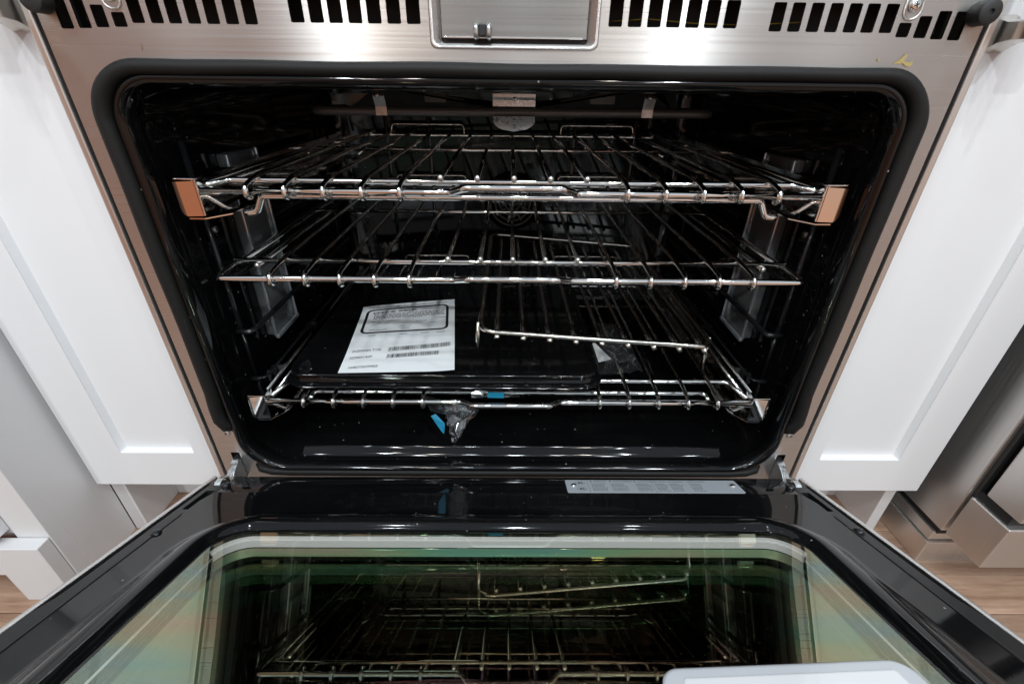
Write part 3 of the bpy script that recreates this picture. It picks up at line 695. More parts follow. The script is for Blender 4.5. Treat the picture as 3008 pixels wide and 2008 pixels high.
# hinge arms, frame to door
def strap(mb, pts, x0, x1, th):
    P = [Vector((0, a, b_)) for a, b_ in pts]
    nn = []
    for i in range(len(P)):
        t_ = (P[min(i + 1, len(P) - 1)] - P[max(i - 1, 0)]).normalized(); nn.append(Vector((0, -t_.z, t_.y)))
    mb.rings([[(x0, p.y, p.z), (x1, p.y, p.z), (x1, (p + n_ * th).y, (p + n_ * th).z), (x0, (p + n_ * th).y, (p + n_ * th).z)] for p, n_ in zip(P, nn)], 0, True, True, True)
for sx in (-1, 1):
    a, b_ = sorted((sx * 0.3545, sx * 0.3485))
    h_ = MB()
    strap(h_, [(0.006, 0.0315), (-0.006, 0.0318), (-0.010, 0.0300), (-0.011, 0.0262), (-0.0170, 0.0262), (-0.0290, 0.0215), (-0.0315, 0.0160)], a, b_, 0.0012)
    HG_ = h_.obj('hinge', 'zinc', RANGE, recalc=True)
    i0, i1 = sorted((sx * 0.3484, sx * 0.3470))
    h_ = MB(); pr = [(0.012, 0.0300), (-0.006, 0.0305), (-0.0190, 0.0240), (-0.0300, 0.0160), (-0.0310, 0.0100), (-0.024, 0.0055), (0.006, -0.004), (0.012, -0.004)]
    h_.rings([[(x_, y_, z_) for y_, z_ in pr] for x_ in (i0, i1)], 0, True, True, True); h_.obj('hinge_plate', 'zinc', HG_, recalc=True)
    a, b_ = sorted((sx * 0.3560, sx * 0.3490))
    h_ = MB(); strap(h_, [(-0.0255, 0.0250), (-0.0360, 0.0312), (-0.0425, 0.0315), (-0.0560, 0.0235), (-0.070, 0.020)], a, b_, 0.0012); h_.obj('hinge_latch', 'zinc', HG_, recalc=True)
    screw((sx * 0.3468, -0.0235, 0.0150), (-sx, -0.2, 0.2), 0.0036, HG_, 'zinc', name='rivet', dome=0.5)

# body shell and the plinth under the door
bs = MB()
bs.box((-0.3815, 0.585, -0.13), (0.3815, 0.60, ZTOP))
bs.box((-0.372, 0.03, -0.13), (0.372, 0.04, -0.012)); bs.box((-0.372, 0.0, ZTOP), (0.372, 0.6, ZTOP + 0.004))
bs.obj('body_shell', 'stainless_vertical', RANGE)

# ------------------------------------------------------------------ oven racks
S = 0.0365; XR = 0.0014; YF = 0.0165; YB = 0.490
rod_cache = {}
def rod_mesh(kind, y2):
    key = (kind, y2)
    if key in rod_cache: return rod_cache[key]
    m_ = MB()
    zt = 0.0100
    if kind == 'loop':
        pth = fillet([(0, YB + 0.004, zt), (0, y2 - 0.003, zt), (0, YF + 0.003, 0.0066), (0, YF - 0.0052, 0.0045), (0, YF - 0.0060, -0.0040), (0, YF - 0.0005, -0.0066), (0, YF + 0.0030, -0.0052)], [0, 0.01, 0.006, 0.005, 0.004, 0.003, 0], 4)
        m_.tube(pth, 0.0026, 8)
        m_.ball((0, y2, zt - 0.002), 0.0026, 0, (1.1, 1, 0.8), 8, 5)
        mats = ['chrome_rod', 'weld']
    else:
        m_.tube([(0, YB + 0.004, zt), (0, y2 - 0.0045, zt)], 0.0026, 8); m_.ball((0, y2 - 0.0045, zt - 0.0002), 0.0031, 1, (1, 0.75, 1.15), 10, 6)
        mats = ['chrome_rod', 'weld']
    me = bpy.data.meshes.new('rod'); me.from_pydata([tuple(v) for v in m_.v], [], m_.f); me.update()
    for q in mats: me.materials.append(MAT[q])
    me.polygons.foreach_set('material_index', m_.m); me.polygons.foreach_set('use_smooth', [True] * len(me.polygons))
    rod_cache[key] = me; return me
def make_rack(label, z0, y2, ext, slide_y=0.027):
    root = thing('oven_rack', label, 'oven rack', (0, 0.0, z0), 'oven racks in the cavity')
    hw = 0.300 if ext else 0.3140
    fpts = [(-hw, YF, z0), (-0.0600, YF, z0), (-0.0440, YF - 0.018, z0 + 0.008), (0.0460, YF - 0.018, z0 + 0.008), (0.0620, YF, z0), (hw, YF, z0)]
    m_ = MB()
    if ext:
        m_.tube(fillet([Vector(p) for p in fpts], 0.010, 5), 0.0037, 12)
    else:
        loop = [(-hw, YB, z0)] + fpts + [(hw, YB, z0)]
        m_.tube(fillet([Vector(p) for p in loop], [0, 0.008, 0.01, 0.01, 0.01, 0.01, 0.008, 0], 5), 0.0036, 12)
    m_.obj('front_bar', 'chrome', root, True)
    sh = 0.285 if ext else 0.3065
    m_ = MB(); zz = z0 + 0.0055
    if ext: m_.tube(fillet([(-0.297, YF + 0.006, z0 + 0.0035), (-sh, y2, zz), (sh, y2, zz), (0.297, YF + 0.006, z0 + 0.0035)], 0.012, 5), 0.0030, 10)
    else: m_.tube([(-sh - 0.006, y2, zz), (sh + 0.006, y2, zz)], 0.0030, 10)
    m_.obj('cross_bar', 'chrome', root, True)
    for y_ in (0.285,):
        m_ = MB(); m_.tube([(-sh, y_, z0 + 0.0052), (sh, y_, z0 + 0.0052)], 0.0029, 10); m_.obj('cross_bar', 'chrome', root, True)
    # rear bar with the two raised stops
    m_ = MB(); m_.tube(fillet([(-hw + 0.004, 0.40, z0), (-hw + 0.035, YB, z0 + 0.0045), (hw - 0.035, YB, z0 + 0.0045), (hw - 0.004, 0.40, z0)], 0.02, 6), 0.0030, 10); m_.obj('rear_bar', 'chrome', root, True)
    for x0 in (-0.2215, 0.0925):
        m_ = MB(); m_.tube(fillet([(x0, YB + 0.002, z0 + 0.002), (x0, YB + 0.004, z0 + 0.0225), (x0 + 0.134, YB + 0.004, z0 + 0.0225), (x0 + 0.134, YB + 0.002, z0 + 0.002)], 0.008, 6), 0.0022, 8); m_.obj('rear_stop', 'nickel', root, True)
    for k in range(-7, 8):
        me = rod_mesh('stub' if abs(k) <= 2 else 'loop', y2)
        o = bpy.data.objects.new('rod', me); col.objects.link(o); o.parent = root
        o.location = (XR + k * S, 0, 0)
    # side rods
    for sx in (-1, 1):
        xs = 0.2965 if ext else 0.3065
        m_ = MB(); m_.tube([(sx * xs, y2 if not ext else YF + 0.01, z0 + (0.003 if not ext else 0.002)), (sx * xs, YB - 0.02, z0 + 0.003)], 0.0025, 8)
        m_.obj('side_bar', 'chrome_rod', root, True)
        if not ext:
            m_ = MB(); m_.tube([(sx * 0.2900, y2 + 0.002, z0 - 0.0015), (sx * 0.2900, 0.30, z0 - 0.0015)], 0.0026, 8); m_.ball((sx * 0.2900, y2 + 0.001, z0 - 0.0015), 0.0033, 1, (1, 0.7, 1), 8, 6)
            m_.obj('side_bar', ['chrome_rod', 'weld'], root, True)
    if ext:
        for sx in (-1, 1):
            X = lambda v, sx=sx: Vector((sx * v.x, v.y, v.z))
            m_ = MB()   # polished end cap: face, inner return, top tab
            fc = [(0.3015, z0 + 0.0092), (0.3213, z0 + 0.0082), (0.3215, z0 - 0.0190), (0.3195, z0 - 0.0226), (0.3165, z0 - 0.0240), (0.3015, z0 - 0.0236)]
            m_.rings([[X(Vector((a, y_, b2))) for a, b2 in fc] for y_ in (0.0118, 0.0132)], 0, True, True, True)
            m_.box((0.2995, 0.0120, z0 - 0.0236), (0.3012, 0.0300, z0 + 0.0100), bev=0.0004, X=X)
            cap = m_.obj('end_cap', 'chrome', root, recalc=True)
            m_ = MB(); m_.box((0.2990, 0.0105, z0 + 0.0105), (0.3190, 0.0240, z0 + 0.0118), bev=0.0004, X=X); m_.obj('cap_tab', 'chrome', cap, recalc=True)
            m_ = MB()   # side channel running back into the oven
            m_.box((0.3030, 0.0140, z0 - 0.0230), (0.3044, 0.455, z0 + 0.0112), X=X); m_.box((0.3045, 0.0140, z0 + 0.0098), (0.3200, 0.455, z0 + 0.0112), X=X)
            ch = m_.obj('side_channel', 'chrome_rod', root, recalc=True)
            m_ = MB()   # bottom lip with its slanted inner edge
            lip = [(0.3165, 0.0125), (0.3014, 0.0125), (0.2850, 0.0330), (0.2850, 0.4500), (0.3165, 0.4500)]
            m_.rings([[X(Vector((a, b2, z_))) for a, b2 in lip] for z_ in (z0 - 0.0270, z0 - 0.0258)], 0, True, True, True)
            m_.obj('channel_lip', 'chrome_rod', ch, recalc=True)
            m_ = MB(); m_.tube(fillet([X(Vector(p)) for p in ((0.3005, 0.020, z0 - 0.0060), (0.2960, 0.020, z0 - 0.0065), (0.2860, 0.026, z0 - 0.0185), (0.2820, 0.040, z0 - 0.0195))], 0.006, 5), 0.0024, 8); m_.obj('corner_brace', 'chrome', root, True)
        # slide frame bar with its S-bends
        yy = slide_y
        m_ = MB(); zz = z0 - 0.0068
        if slide_y < 0.035:
            m_.tube(fillet([(-0.276, yy + 0.020, z0 - 0.0245), (-0.269, yy + 0.002, z0 - 0.0250), (-0.2560, yy, z0 - 0.0225), (-0.2480, yy, zz), (0.2480, yy, zz), (0.2560, yy, z0 - 0.0225), (0.269, yy + 0.002, z0 - 0.0250), (0.276, yy + 0.020, z0 - 0.0245)], 0.008, 6), 0.0034, 10)
        else:
            m_.tube(fillet([(-0.2590, yy - 0.012, z0 - 0.014), (-0.2570, yy, z0 - 0.0095), (0.2570, yy, z0 - 0.0095), (0.2590, yy - 0.012, z0 - 0.014)], 0.010, 6), 0.0032, 10)
        m_.obj('slide_bar', 'chrome', root, True)
        m_ = MB(); m_.tube(fillet([(-0.262, 0.40, z0 - 0.018), (-0.252, 0.412, z0 - 0.0105), (0.252, 0.412, z0 - 0.0105), (0.262, 0.40, z0 - 0.018)], 0.010, 6), 0.0030, 8); m_.obj('slide_bar', 'chrome', root, True)
    return root
make_rack('chrome full-extension oven rack at the top, square end caps reflecting orange', 0.3610, 0.0400, True)
make_rack('plain chrome wire oven rack in the middle, without end caps', 0.2710, 0.0570, False)
make_rack('lowest chrome oven rack, with end caps, carrying the black pan', 0.1091, 0.0560, True, 0.0500)

# ------------------------------------------------------------------ broiler pan on the bottom rack
PZ = 0.1212
PAN = thing('broiler_pan', 'black enamel broiler pan on the lowest rack, sheet of paper on it', 'pan', (-0.085, 0.2, PZ))
def prr(i_, r_=0.030, n=8): return arc_rr(-0.2860 + i_, 0.1180 - i_, 0.0240 + i_, 0.3620 - i_, max(r_ - i_, 0.006), max(r_ - i_, 0.006), n)
pm = MB()
pm.rings([[(p[0], p[1], z_) for p in prr(i_)] for i_, z_ in ((0.006, PZ), (0.0008, PZ + 0.0014), (0.0, PZ + 0.0030), (0.0015, PZ + 0.0046), (0.0055, PZ + 0.0052), (0.0080, PZ + 0.0062), (0.0092, PZ + 0.0085), (0.0100, PZ + 0.0130))], 0, True, True)
auto_smooth(pm.obj('pan', 'black_enamel', PAN), 40)
gm = MB()
gm.rings([[(p[0], p[1], z_) for p in prr(i_)] for i_, z_ in ((0.0085, PZ + 0.0120), (0.0070, PZ + 0.0150), (0.0076, PZ + 0.0166), (0.0092, PZ + 0.0176), (0.0108, PZ + 0.0172), (0.0122, PZ + 0.0160), (0.0135, PZ + 0.0150), (0.0165, PZ + 0.0146), (0.0230, PZ + 0.0146))], 0, True, False, True)
auto_smooth(gm.obj('grid_plate', 'black_enamel', PAN), 50)
for x_ in (-0.245, -0.205, -0.145, -0.04, 0.02, 0.065, 0.095):
    s_ = MB(); s_.ball((x_, 0.0252, PZ + 0.0074), 0.0030, 0, (1.2, 0.55, 0.55), 10, 6); s_.obj('hook_tab', 'guide_enamel', PAN, True)
PTOP = PZ + 0.0146

# ------------------------------------------------------------------ printed sheet on the pan
c00, c10, c11, c01 = (Vector(p) for p in ((-0.2143, 0.0352, 0), (-0.0702, 0.0412, 0), (-0.0925, 0.2550, 0), (-0.2346, 0.2240, 0)))
def PP(u, v, dz=0.0):
    a = c00.lerp(c10, u); b_ = c01.lerp(c11, u); p = a.lerp(b_, v)
    z_ = PTOP + 0.0009 + 0.0020 * max(0, (u - 0.75) / 0.25) ** 2 * (1 - v) + 0.0010 * math.sin(u * 2.6) * v + 0.0022 * max(0, (v - 0.75) / 0.25) ** 2 + 0.0020 * max(0.0, 1 - v * 4)
    return Vector((p.x, p.y, z_ + dz))
ppm = MB()
NU, NV = 16, 20
vs = [PP(i / NU, j / NV) for j in range(NV + 1) for i in range(NU + 1)] + [PP(i / NU, j / NV, -0.00022) for j in range(NV + 1) for i in range(NU + 1)]
nn = (NU + 1) * (NV + 1)
fs = []
for j in range(NV):
    for i in range(NU):
        a = j * (NU + 1) + i; fs.append([a, a + 1, a + NU + 2, a + NU + 1]); fs.append([nn + a, nn + a + NU + 1, nn + a + NU + 2, nn + a + 1])
ppm.add(vs, fs, 0)
SHEET_W, SHEET_H = 0.1443, 0.205
def sheet_rect(u0, u1, v0, v1, mi=1, sub=4, k=0, sk=0.0):
    n = max(1, int(abs(u1 - u0) * sub * 3)); dz = 0.00025 + 0.00002 * k
    vs = []; fs = []
    for i in range(n + 1):
        u = u0 + (u1 - u0) * i / n; vs += [PP(u, v0, dz), PP(u, v1, dz)]
    for i in range(n): fs.append([2 * i, 2 * i + 2, 2 * i + 3, 2 * i + 1])
    ppm.add(vs, fs, mi)
def sheet_text(body, size, u, v, stretch=1.0, mi=1):
    tv, tf = text_mesh(body, size); ppm.add([PP(u + p.x * stretch / SHEET_W, v + p.y / SHEET_H, 0.00027) for p in tv], tf, mi)
def barcode(u0, u1, v0, v1, seed):
    rnd = random.Random(seed); u = u0
    while u < u1:
        w_ = rnd.choice((0.0022, 0.0022, 0.0045, 0.0068)); dv = 0.06 * (u - u0) if v0 < 0.5 else 0.02 * (u - u0); sheet_rect(u, min(u + w_, u1), v0 + dv, v1 + dv, 1, 1); u += w_ + rnd.choice((0.0022, 0.0035, 0.0055))
# the printed block runs a little askew on the sheet, rising to the right
def fit_text(body, size, u0, u1, v, mi=1, slope=0.06):
    tv, tf = text_mesh(body, size); w_ = max(p.x for p in tv)
    ppm.add([PP(u0 + p.x / w_ * (u1 - u0), v + slope * p.x / w_ * (u1 - u0) + p.y / SHEET_H, 0.00027) for p in tv], tf, mi)
fit_text('ZGP304N T1SS', 0.0085, 0.048, 0.311, 0.268); fit_text('GS903143P', 0.0085, 0.047, 0.248, 0.178); fit_text('164D7357P003', 0.0085, 0.066, 0.322, 0.047)
barcode(0.379, 0.962, 0.268, 0.319, 3); barcode(0.382, 0.854, 0.176, 0.225, 5)
# bordered registration form
def rr_ring(u0, u1, v0, v1, r_, w_, mi=1):
    ar = SHEET_W / SHEET_H
    def lp_(e): return [(u0 + e + (p[0]) * 1.0, v0 + p[1] * ar + e * ar) for p in arc_rr(0, (u1 - u0) - 2 * e, 0, (v1 - v0) / ar - 2 * e, r_ - e, r_ - e, 6)]
    def sub(L):
        out = []
        for a, b_ in zip(L, L[1:] + L[:1]):
            n = max(1, int(max(abs(a[0] - b_[0]), abs(a[1] - b_[1])) / 0.08))
            out += [(a[0] + (b_[0] - a[0]) * k / n, a[1] + (b_[1] - a[1]) * k / n) for k in range(n)]
        return out
    A_, B_ = sub(lp_(0)), sub(lp_(w_))
    if len(A_) != len(B_): A_, B_ = lp_(0), lp_(w_)
    n = len(A_); ppm.add([PP(a, b_, 0.00035) for a, b_ in A_] + [PP(a, b_, 0.00035) for a, b_ in B_], [[i, (i + 1) % n, n + (i + 1) % n, n + i] for i in range(n)], mi)
rr_ring(0.055, 0.935, 0.535, 0.932, 0.075, 0.028)
fit_text('FOR CANADIAN CONSUMERS / POUR LES CONSOMMATEURS CANADIENS', 0.0048, 0.076, 0.916, 0.950, 1, 0.002)
barcode(0.13, 0.365, 0.852, 0.889, 8); barcode(0.395, 0.587, 0.862, 0.894, 9)
rnd = random.Random(4)
for j, v_ in enumerate((0.835, 0.818, 0.802, 0.786, 0.770)):
    u = 0.145
    while u < 0.88:
        w_ = rnd.uniform(0.012, 0.05)
        if not 0.49 < u < 0.52: sheet_rect(u, min(u + w_, 0.89), v_, v_ + 0.0085, 2 if j != 2 else 1, 2)
        u += w_ + rnd.uniform(0.006, 0.012)
for v_ in (0.745, 0.710, 0.675, 0.640, 0.605, 0.570): sheet_rect(0.135, 0.895, v_, v_ + 0.0022, 3)
for u_, v_ in ((0.30, 0.710), (0.55, 0.745), (0.80, 0.710), (0.26, 0.675), (0.60, 0.675), (0.72, 0.640), (0.43, 0.605), (0.20, 0.570)): sheet_rect(u_, u_ + 0.003, v_, v_ + 0.022, 1); sheet_rect(u_ + 0.012, u_ + 0.012 + rnd.uniform(0.05, 0.12), v_ + 0.013, v_ + 0.019, 2)
for u_, v_ in ((0.14, 0.722), (0.15, 0.690), (0.14, 0.660), (0.14, 0.585), (0.45, 0.585), (0.14, 0.550)): sheet_rect(u_, u_ + rnd.uniform(0.05, 0.12), v_, v_ + 0.006, 2)
for u_ in (0.14, 0.45, 0.66, 0.82): sheet_rect(u_, u_ + 0.08, 0.500, 0.506, 2)
sheet = ppm.obj('printed_sheet', ['paper', 'print_black', 'print_grey', 'print_faint'], None)
sheet['label'] = 'white printed registration sheet with barcodes lying on the black pan'; sheet['category'] = 'paper'

# ------------------------------------------------------------------ roasting rack leaning across pan and rack
RK = thing('roasting_rack', 'small nickel wire roasting rack tilted on the pan above the lowest rack', 'wire rack', (0.105, 0.25, 0.18))
F1, F2 = Vector((-0.0375, 0.0470, 0.1925)), Vector((0.2530, 0.0500, 0.1705))
B1, B2 = Vector((-0.0370, 0.4500, 0.1920)), Vector((0.2450, 0.4440, 0.1715))
def RP(u, v, dz=0.0):
    p = F1.lerp(F2, u).lerp(B1.lerp(B2, u), v); return p + Vector((0.075, 0, 1.0)) * dz
m_ = MB(); m_.tube(fillet([RP(0, 0), RP(1, 0), RP(1, 1), RP(0, 1)], 0.022, 8, True), 0.0034, 10, closed=True); m_.obj('rim_wire', 'nickel', RK, True)
for k in range(9):
    u = 0.072 + k * (0.895 - 0.0) / 8.0
    if u > 0.985: continue
    m_ = MB(); m_.tube([RP(u, -0.006, -0.0062), RP(u, 0.12, -0.0062), RP(u, 0.5, -0.0075), RP(u, 1.0, -0.0062)], 0.0032, 10); m_.obj('rod', 'nickel', RK, True)
for u, v, zf in ((-0.012, 0.045, 0.1520), (-0.012, 0.93, PTOP - 0.016), (1.004, 0.05, 0.1265), (1.004, 0.93, 0.1265)):
    p = RP(u, v, 0.0035); m_ = MB(); m_.tube([p, Vector((p.x - 0.001, p.y - 0.002, max(zf, p.z - 0.062)))], 0.0028, 10); m_.obj('leg', 'nickel', RK, True)

# ------------------------------------------------------------------ clear plastic bags
def film(name, quad, nu, nv, amp, seed, parent, pinch=None):
    rnd = random.Random(seed); q = [Vector(p) for p in quad]; vs = []
    for j in range(nv + 1):
        for i in range(nu + 1):
            u, v = i / nu, j / nv; p = q[0].lerp(q[1], u).lerp(q[3].lerp(q[2], u), v)
            e = 0.35 if i in (0, nu) or j in (0, nv) else 1.0
            vs.append(p + Vector((rnd.uniform(-1, 1), rnd.uniform(-1, 1), rnd.uniform(-1, 1))) * amp * e)
    fs = []
    for j in range(nv):
        for i in range(nu):
            a = j * (nu + 1) + i
            if rnd.random() < 0.5: fs += [[a, a + 1, a + nu + 2], [a, a + nu + 2, a + nu + 1]]
            else: fs += [[a, a + 1, a + nu + 1], [a + 1, a + nu + 2, a + nu + 1]]
    return mesh_obj(name, vs, fs, 'plastic_film', parent)
BAG = thing('parts_bag', 'clear plastic bag with blue tape hanging below the lowest rack', 'plastic bag', (-0.075, 0.03, 0.06))
film('film', ((-0.0860, 0.028, 0.098), (-0.0360, 0.026, 0.0965), (-0.0720, 0.030, 0.034), (-0.0805, 0.031, 0.0480)), 6, 7, 0.0048, 2, BAG)
film('film', ((-0.0855, 0.034, 0.098), (-0.0385, 0.033, 0.0960), (-0.0660, 0.034, 0.0420), (-0.0790, 0.035, 0.0500)), 5, 6, 0.0050, 12, BAG)
film('film', ((-0.0805, 0.030, 0.0500), (-0.0640, 0.029, 0.0460), (-0.0745, 0.031, 0.0285), (-0.0770, 0.032, 0.0300)), 4, 5, 0.0026, 5, BAG)
film('film', ((-0.115, 0.040, 0.1030), (-0.0800, 0.030, 0.0990), (-0.0830, 0.032, 0.0760), (-0.1040, 0.036, 0.0790)), 4, 4, 0.0012, 8, BAG)
film('film', ((-0.050, 0.045, 0.1140), (0.012, 0.045, 0.1140), (0.012, 0.034, 0.1035), (-0.050, 0.034, 0.1030)), 9, 3, 0.0022, 9, BAG)
t_ = MB(); t_.plate([[(-0.1035, 0.0745), (-0.0975, 0.0765), (-0.0855, 0.0648), (-0.0862, 0.0560), (-0.0873, 0.0487), (-0.0905, 0.0530)]], lambda a, b_, d: (a, 0.0300 + d + 0.004 * math.sin(a * 300), b_), 0.0004); t_.obj('blue_tape', 'blue_tape', BAG, recalc=True)
t_ = MB(); t_.plate([[(-0.0285, 0.1050), (-0.0080, 0.1046), (-0.0078, 0.1130), (-0.0285, 0.1135)]], lambda a, b_, d: (a, 0.0310 + d, b_), 0.0004); t_.obj('blue_tape', 'blue_tape', BAG, recalc=True)
BAG2 = thing('parts_bag', 'crumpled clear plastic bag beside the black pan, under the roasting rack', 'plastic bag', (0.14, 0.09, 0.12))
film('film', ((0.1150, 0.0560, 0.1240), (0.1740, 0.0640, 0.1260), (0.1680, 0.1250, 0.1360), (0.1290, 0.1500, 0.1290)), 7, 7, 0.0052, 21, BAG2)
film('film', ((0.1240, 0.0700, 0.1340), (0.1660, 0.0720, 0.1330), (0.1600, 0.1800, 0.1330), (0.1350, 0.1900, 0.1310)), 6, 7, 0.0050, 22, BAG2)
t_ = MB(); t_.plate([[(0.1210, 0.0905), (0.1400, 0.0985), (0.1245, 0.1430), (0.1205, 0.1420)]], lambda a, b_, d: (a, b_, 0.1222 - d), 0.0004); t_.obj('card', 'white_card', BAG2, recalc=True)

# ------------------------------------------------------------------ white shaker cabinets on both sides
def cabinet(sx, label, zb, zr, xo, xi_panel):
    C_ = thing('base_cabinet', label, 'cabinet', (sx * 0.48, 0.02, ZF), 'white shaker cabinets flanking the range')
    X = lambda v: Vector((sx * v.x, v.y, v.z))
    x0, x1 = 0.3850, xo; yd = 0.012
    d_ = MB()  # door: stiles and rails round a sunk panel
    sw = 0.0530
    loops = [[(x0, zb), (x1, zb), (x1, 0.62), (x0, 0.62)], [(x0 + 0.0300, zr), (x1 - xi_panel, zr), (x1 - xi_panel, 0.56), (x0 + 0.0300, 0.56)]]
    P_ = [[(p[0], p[1]) for p in l] for l in loops]
    d_.plate(P_, lambda a, b_, d: X(Vector((a, yd + d, b_))), 0.0200)
    dr = d_.obj('door', 'white_paint', C_, recalc=True)
    md = dr.modifiers.new('soft_edge', 'BEVEL'); md.width = 0.0016; md.segments = 2; md.limit_method = 'ANGLE'; md.angle_limit = math.radians(50)
    p_ = MB(); a, b_ = x0 + 0.0290, x1 - xi_panel + 0.001
    p_.box((a, yd + 0.0085, zr - 0.001), (b_, yd + 0.014, 0.561), X=X); p_.obj('door_panel', 'white_paint', dr, recalc=True)
    # bevelled moulding on the visible inner edges
    q = MB()
    q.rings([[X(Vector(v)) for v in ((x1 - xi_panel + 0.0002, yd + 0.0006, z_), (x1 - xi_panel - 0.0035, yd + 0.0086, z_), (x1 - xi_panel + 0.0002, yd + 0.0086, z_))] for z_ in (zr, 0.56)], 0, True, True, True)
    q.rings([[X(Vector(v)) for v in ((x_, yd + 0.0006, zr - 0.0002), (x_, yd + 0.0086, zr + 0.0020), (x_, yd + 0.0086, zr - 0.0002))] for x_ in (x0 + 0.03, x1 - xi_panel)], 0, True, True, True)
    q.obj('panel_moulding', 'white_paint', dr, recalc=True)
    # carcass
    p_ = MB(); p_.box((x0 + 0.003, 0.034, zb + 0.004), (x1 - 0.002, 0.52, 0.62), X=X); p_.obj('carcass', 'white_paint', C_, recalc=True)
    p_ = MB(); p_.box((0.5545, 0.0328, ZF), (0.5743 if sx < 0 else 0.5708, 0.52, zb + 0.003), X=X, bev=0.0008); p_.obj('end_panel', 'worn_white_paint', C_, recalc=True)
    p_ = MB(); p_.box((x0 - 0.001, 0.1040, ZF), (0.5540, 0.1180, zb + 0.003), X=X); p_.obj('toe_board', 'worn_white_paint', C_, recalc=True)
    # bar pull with a flared foot
    hx, hz = 0.4000, (0.4985 if sx < 0 else 0.4930)
    pf = [(0.0, -0.0130), (-0.0040, -0.0105), (-0.0100, -0.0075), (-0.0200, -0.0058), (-0.0330, -0.0060), (-0.0420, -0.0050), (-0.0465, -0.0010), (-0.0475, 0.0060), (-0.0475, 0.12), (-0.0365, 0.12), (-0.0360, 0.0150), (-0.0330, 0.0095), (-0.0260, 0.0070), (-0.0120, 0.0075), (-0.0040, 0.0100), (0.0, 0.0130)]
    h_ = MB(); h_.rings([[X(Vector((x_, yd + a, hz + b_ * k_))) for a, b_ in pf] for x_, k_ in ((hx - 0.0090, 0.92), (hx - 0.0070, 1.0), (hx + 0.0070, 1.0), (hx + 0.0090, 0.92))], 0, True, True, True)
    auto_smooth(h_.obj('handle', 'nickel', C_, recalc=True), 35)
    return C_
cabinet(-1, 'white shaker cabinet against the orange-lit side of the range, worn grey panel beyond', -0.0315, 0.0260, 0.5670, 0.0550)
cabinet(1, 'white shaker cabinet between the range and the stainless drawer unit', -0.0385, 0.0185, 0.5732, 0.0500)

# ------------------------------------------------------------------ worn white end unit with foot, far side
U = thing('end_cabinet', 'worn pale grey end cabinet with scratched side and square foot', 'cabinet', (-0.62, 0, ZF))
m_ = MB(); m_.box((-0.6160, -0.0613, ZF), (-0.5747, 0.0325, 0.62), bev=0.0010); m_.obj('side_panel', 'worn_white_paint', U)
m_ = MB(); m_.box((-1.10, -0.0560, -0.0450), (-0.6165, 0.40, 0.62)); m_.obj('carcass', 'worn_white_paint', U)
m_ = MB(); m_.box((-1.10, -0.0790, -0.036), (-0.6230, -0.0565, 0.62), bev=0.0015); m_.obj('door', 'white_paint', U)
m_ = MB(); foot = [(-0.5757, -0.0456), (-0.95, -0.0456), (-0.95, -0.0968), (-0.6405, -0.0968), (-0.6388, ZF), (-0.5757, ZF)]
m_.rings([[(a, y_, b_) for a, b_ in foot] for y_ in (-0.0790, -0.0620)], 0, True, True, True); o = m_.obj('foot', 'worn_white_paint', U, recalc=True)
md = o.modifiers.new('soft_edge', 'BEVEL'); md.width = 0.0008; md.segments = 1
m_ = MB(); m_.box((-1.1, 0.02, ZF), (-0.64, 0.03, -0.0450)); m_.obj('toe_board', 'worn_white_paint', U)
m_ = MB(); rnd = random.Random(3)
for k in range(46):
    s_ = k / 46; z_ = 0.010 - 0.155 * s_; y_ = -0.0435 + 0.0020 * s_ + rnd.uniform(-0.0003, 0.0003); w_ = (0.00025 + 0.0009 * s_ * s_) * rnd.uniform(0.5, 1.3)
    m_.add([(-0.5744, y_ - w_, z_), (-0.5744, y_ + w_, z_), (-0.5744, y_ + w_ * 0.8, z_ - 0.0036), (-0.5744, y_ - w_ * 0.8, z_ - 0.0036)], [[0, 1, 2, 3]])
m_.obj('scratch', 'scratch', U)

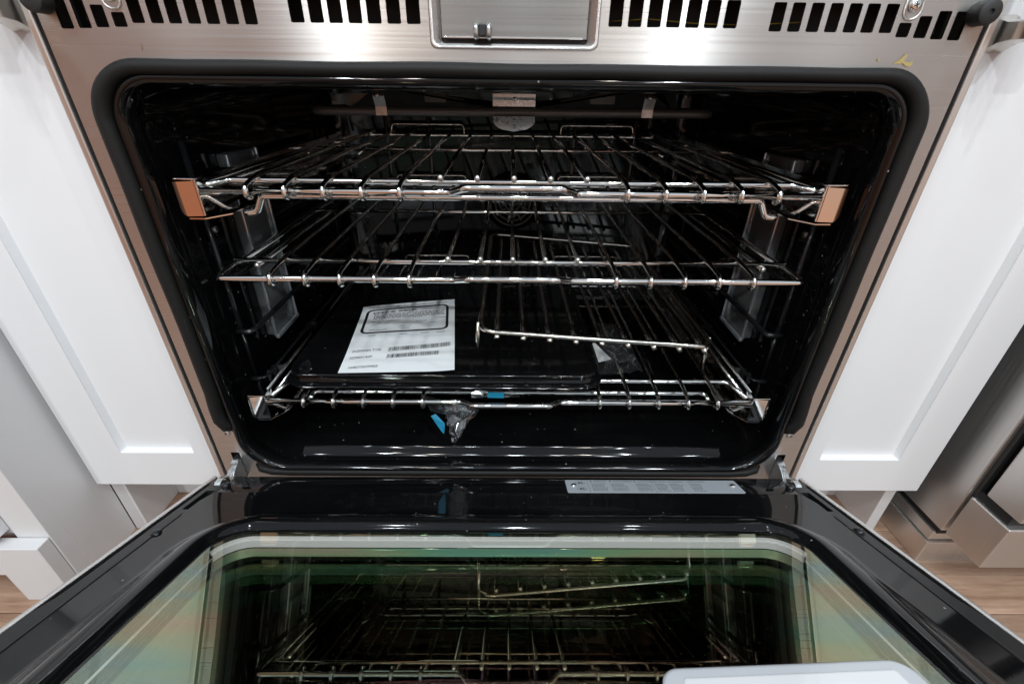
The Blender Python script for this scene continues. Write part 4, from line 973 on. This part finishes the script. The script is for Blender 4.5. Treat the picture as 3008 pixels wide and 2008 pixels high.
# ------------------------------------------------------------------ stainless drawer unit on the other side
V = thing('drawer_unit', 'brushed stainless undercounter drawer unit standing on the oak floor', 'appliance', (0.75, 0, ZF))
m_ = MB(); m_.box((0.6000, -0.0215, -0.0800), (1.10, 0.50, 0.62), bev=0.0012); m_.obj('body', 'stainless_vertical', V)
m_ = MB(); m_.box((0.6040, -0.0160, -0.0930), (1.09, 0.45, -0.0795)); m_.obj('shadow_gap', 'black_gap', V)
m_ = MB(); m_.box((0.5995, -0.0150, -0.1070), (1.10, 0.45, -0.0905), bev=0.0006); m_.obj('lower_rail', 'stainless_vertical', V)
m_ = MB(); m_.box((0.5965, -0.0190, ZF + 0.0005), (1.10, 0.45, -0.1090), bev=0.0008); m_.obj('plinth', 'stainless_vertical', V)
m_ = MB(); m_.box((0.6015, -0.0780, -0.0790), (1.10, -0.0255, -0.0075), bev=0.0016); dw = m_.obj('drawer', 'stainless_vertical', V)
m_ = MB(); m_.box((0.6060, -0.0700, -0.0074), (1.10, -0.0250, 0.0050)); m_.obj('drawer_gap', 'black_gap', V)
m_ = MB(); m_.box((0.6055, -0.0270, -0.0070), (1.10, -0.0217, 0.62)); m_.obj('door_seal', 'black_rubber', V)
m_ = MB(); m_.box((0.6050, -0.0790, 0.0060), (1.10, -0.0350, 0.62), bev=0.0016); m_.obj('upper_drawer', 'stainless_vertical', V)

# ------------------------------------------------------------------ white tablet lying on the glass
TB = thing('tablet', 'white tablet with rounded corners lying on the door glass', 'tablet', D(0.18, 0.36, HG))
def tabp(x, t, h):   # local frame turned a little on the glass
    a = math.radians(2.6); c_, s_ = math.cos(a), math.sin(a); X0, T0_ = 0.1770, 0.3105
    return D(X0 + x * c_ + t * s_, T0_ - x * s_ + t * c_, HG + 0.0003 + h)
m_ = MB(); W2 = 0.0835
m_.rings([[tabp(p[0], p[1], h_) for p in arc_rr(-W2 + i_, W2 - i_, i_, 0.115 - i_, 0.0130 - i_, 0.0130 - i_, 8)] for i_, h_ in ((0.0016, 0), (0.0004, 0.0006), (0, 0.0014), (0.0004, 0.0023), (0.0016, 0.0029), (0.0030, 0.0030))], 0, True, True, True)
auto_smooth(m_.obj('tablet_body', 'tablet_white', TB, recalc=True), 50)
m_ = MB(); m_.rings([[tabp(p[0], p[1], h_) for p in arc_rr(-0.0700 + i_, 0.0700 - i_, 0.0085 + i_, 0.105 - i_, 0.002, 0.002, 3)] for i_, h_ in ((0, 0.0031), (0.0003, 0.0034), (0.0012, 0.0035))], 0, True, False, True)
m_.obj('screen', 'tablet_face', TB, recalc=True)
bpy.context.view_layer.update()
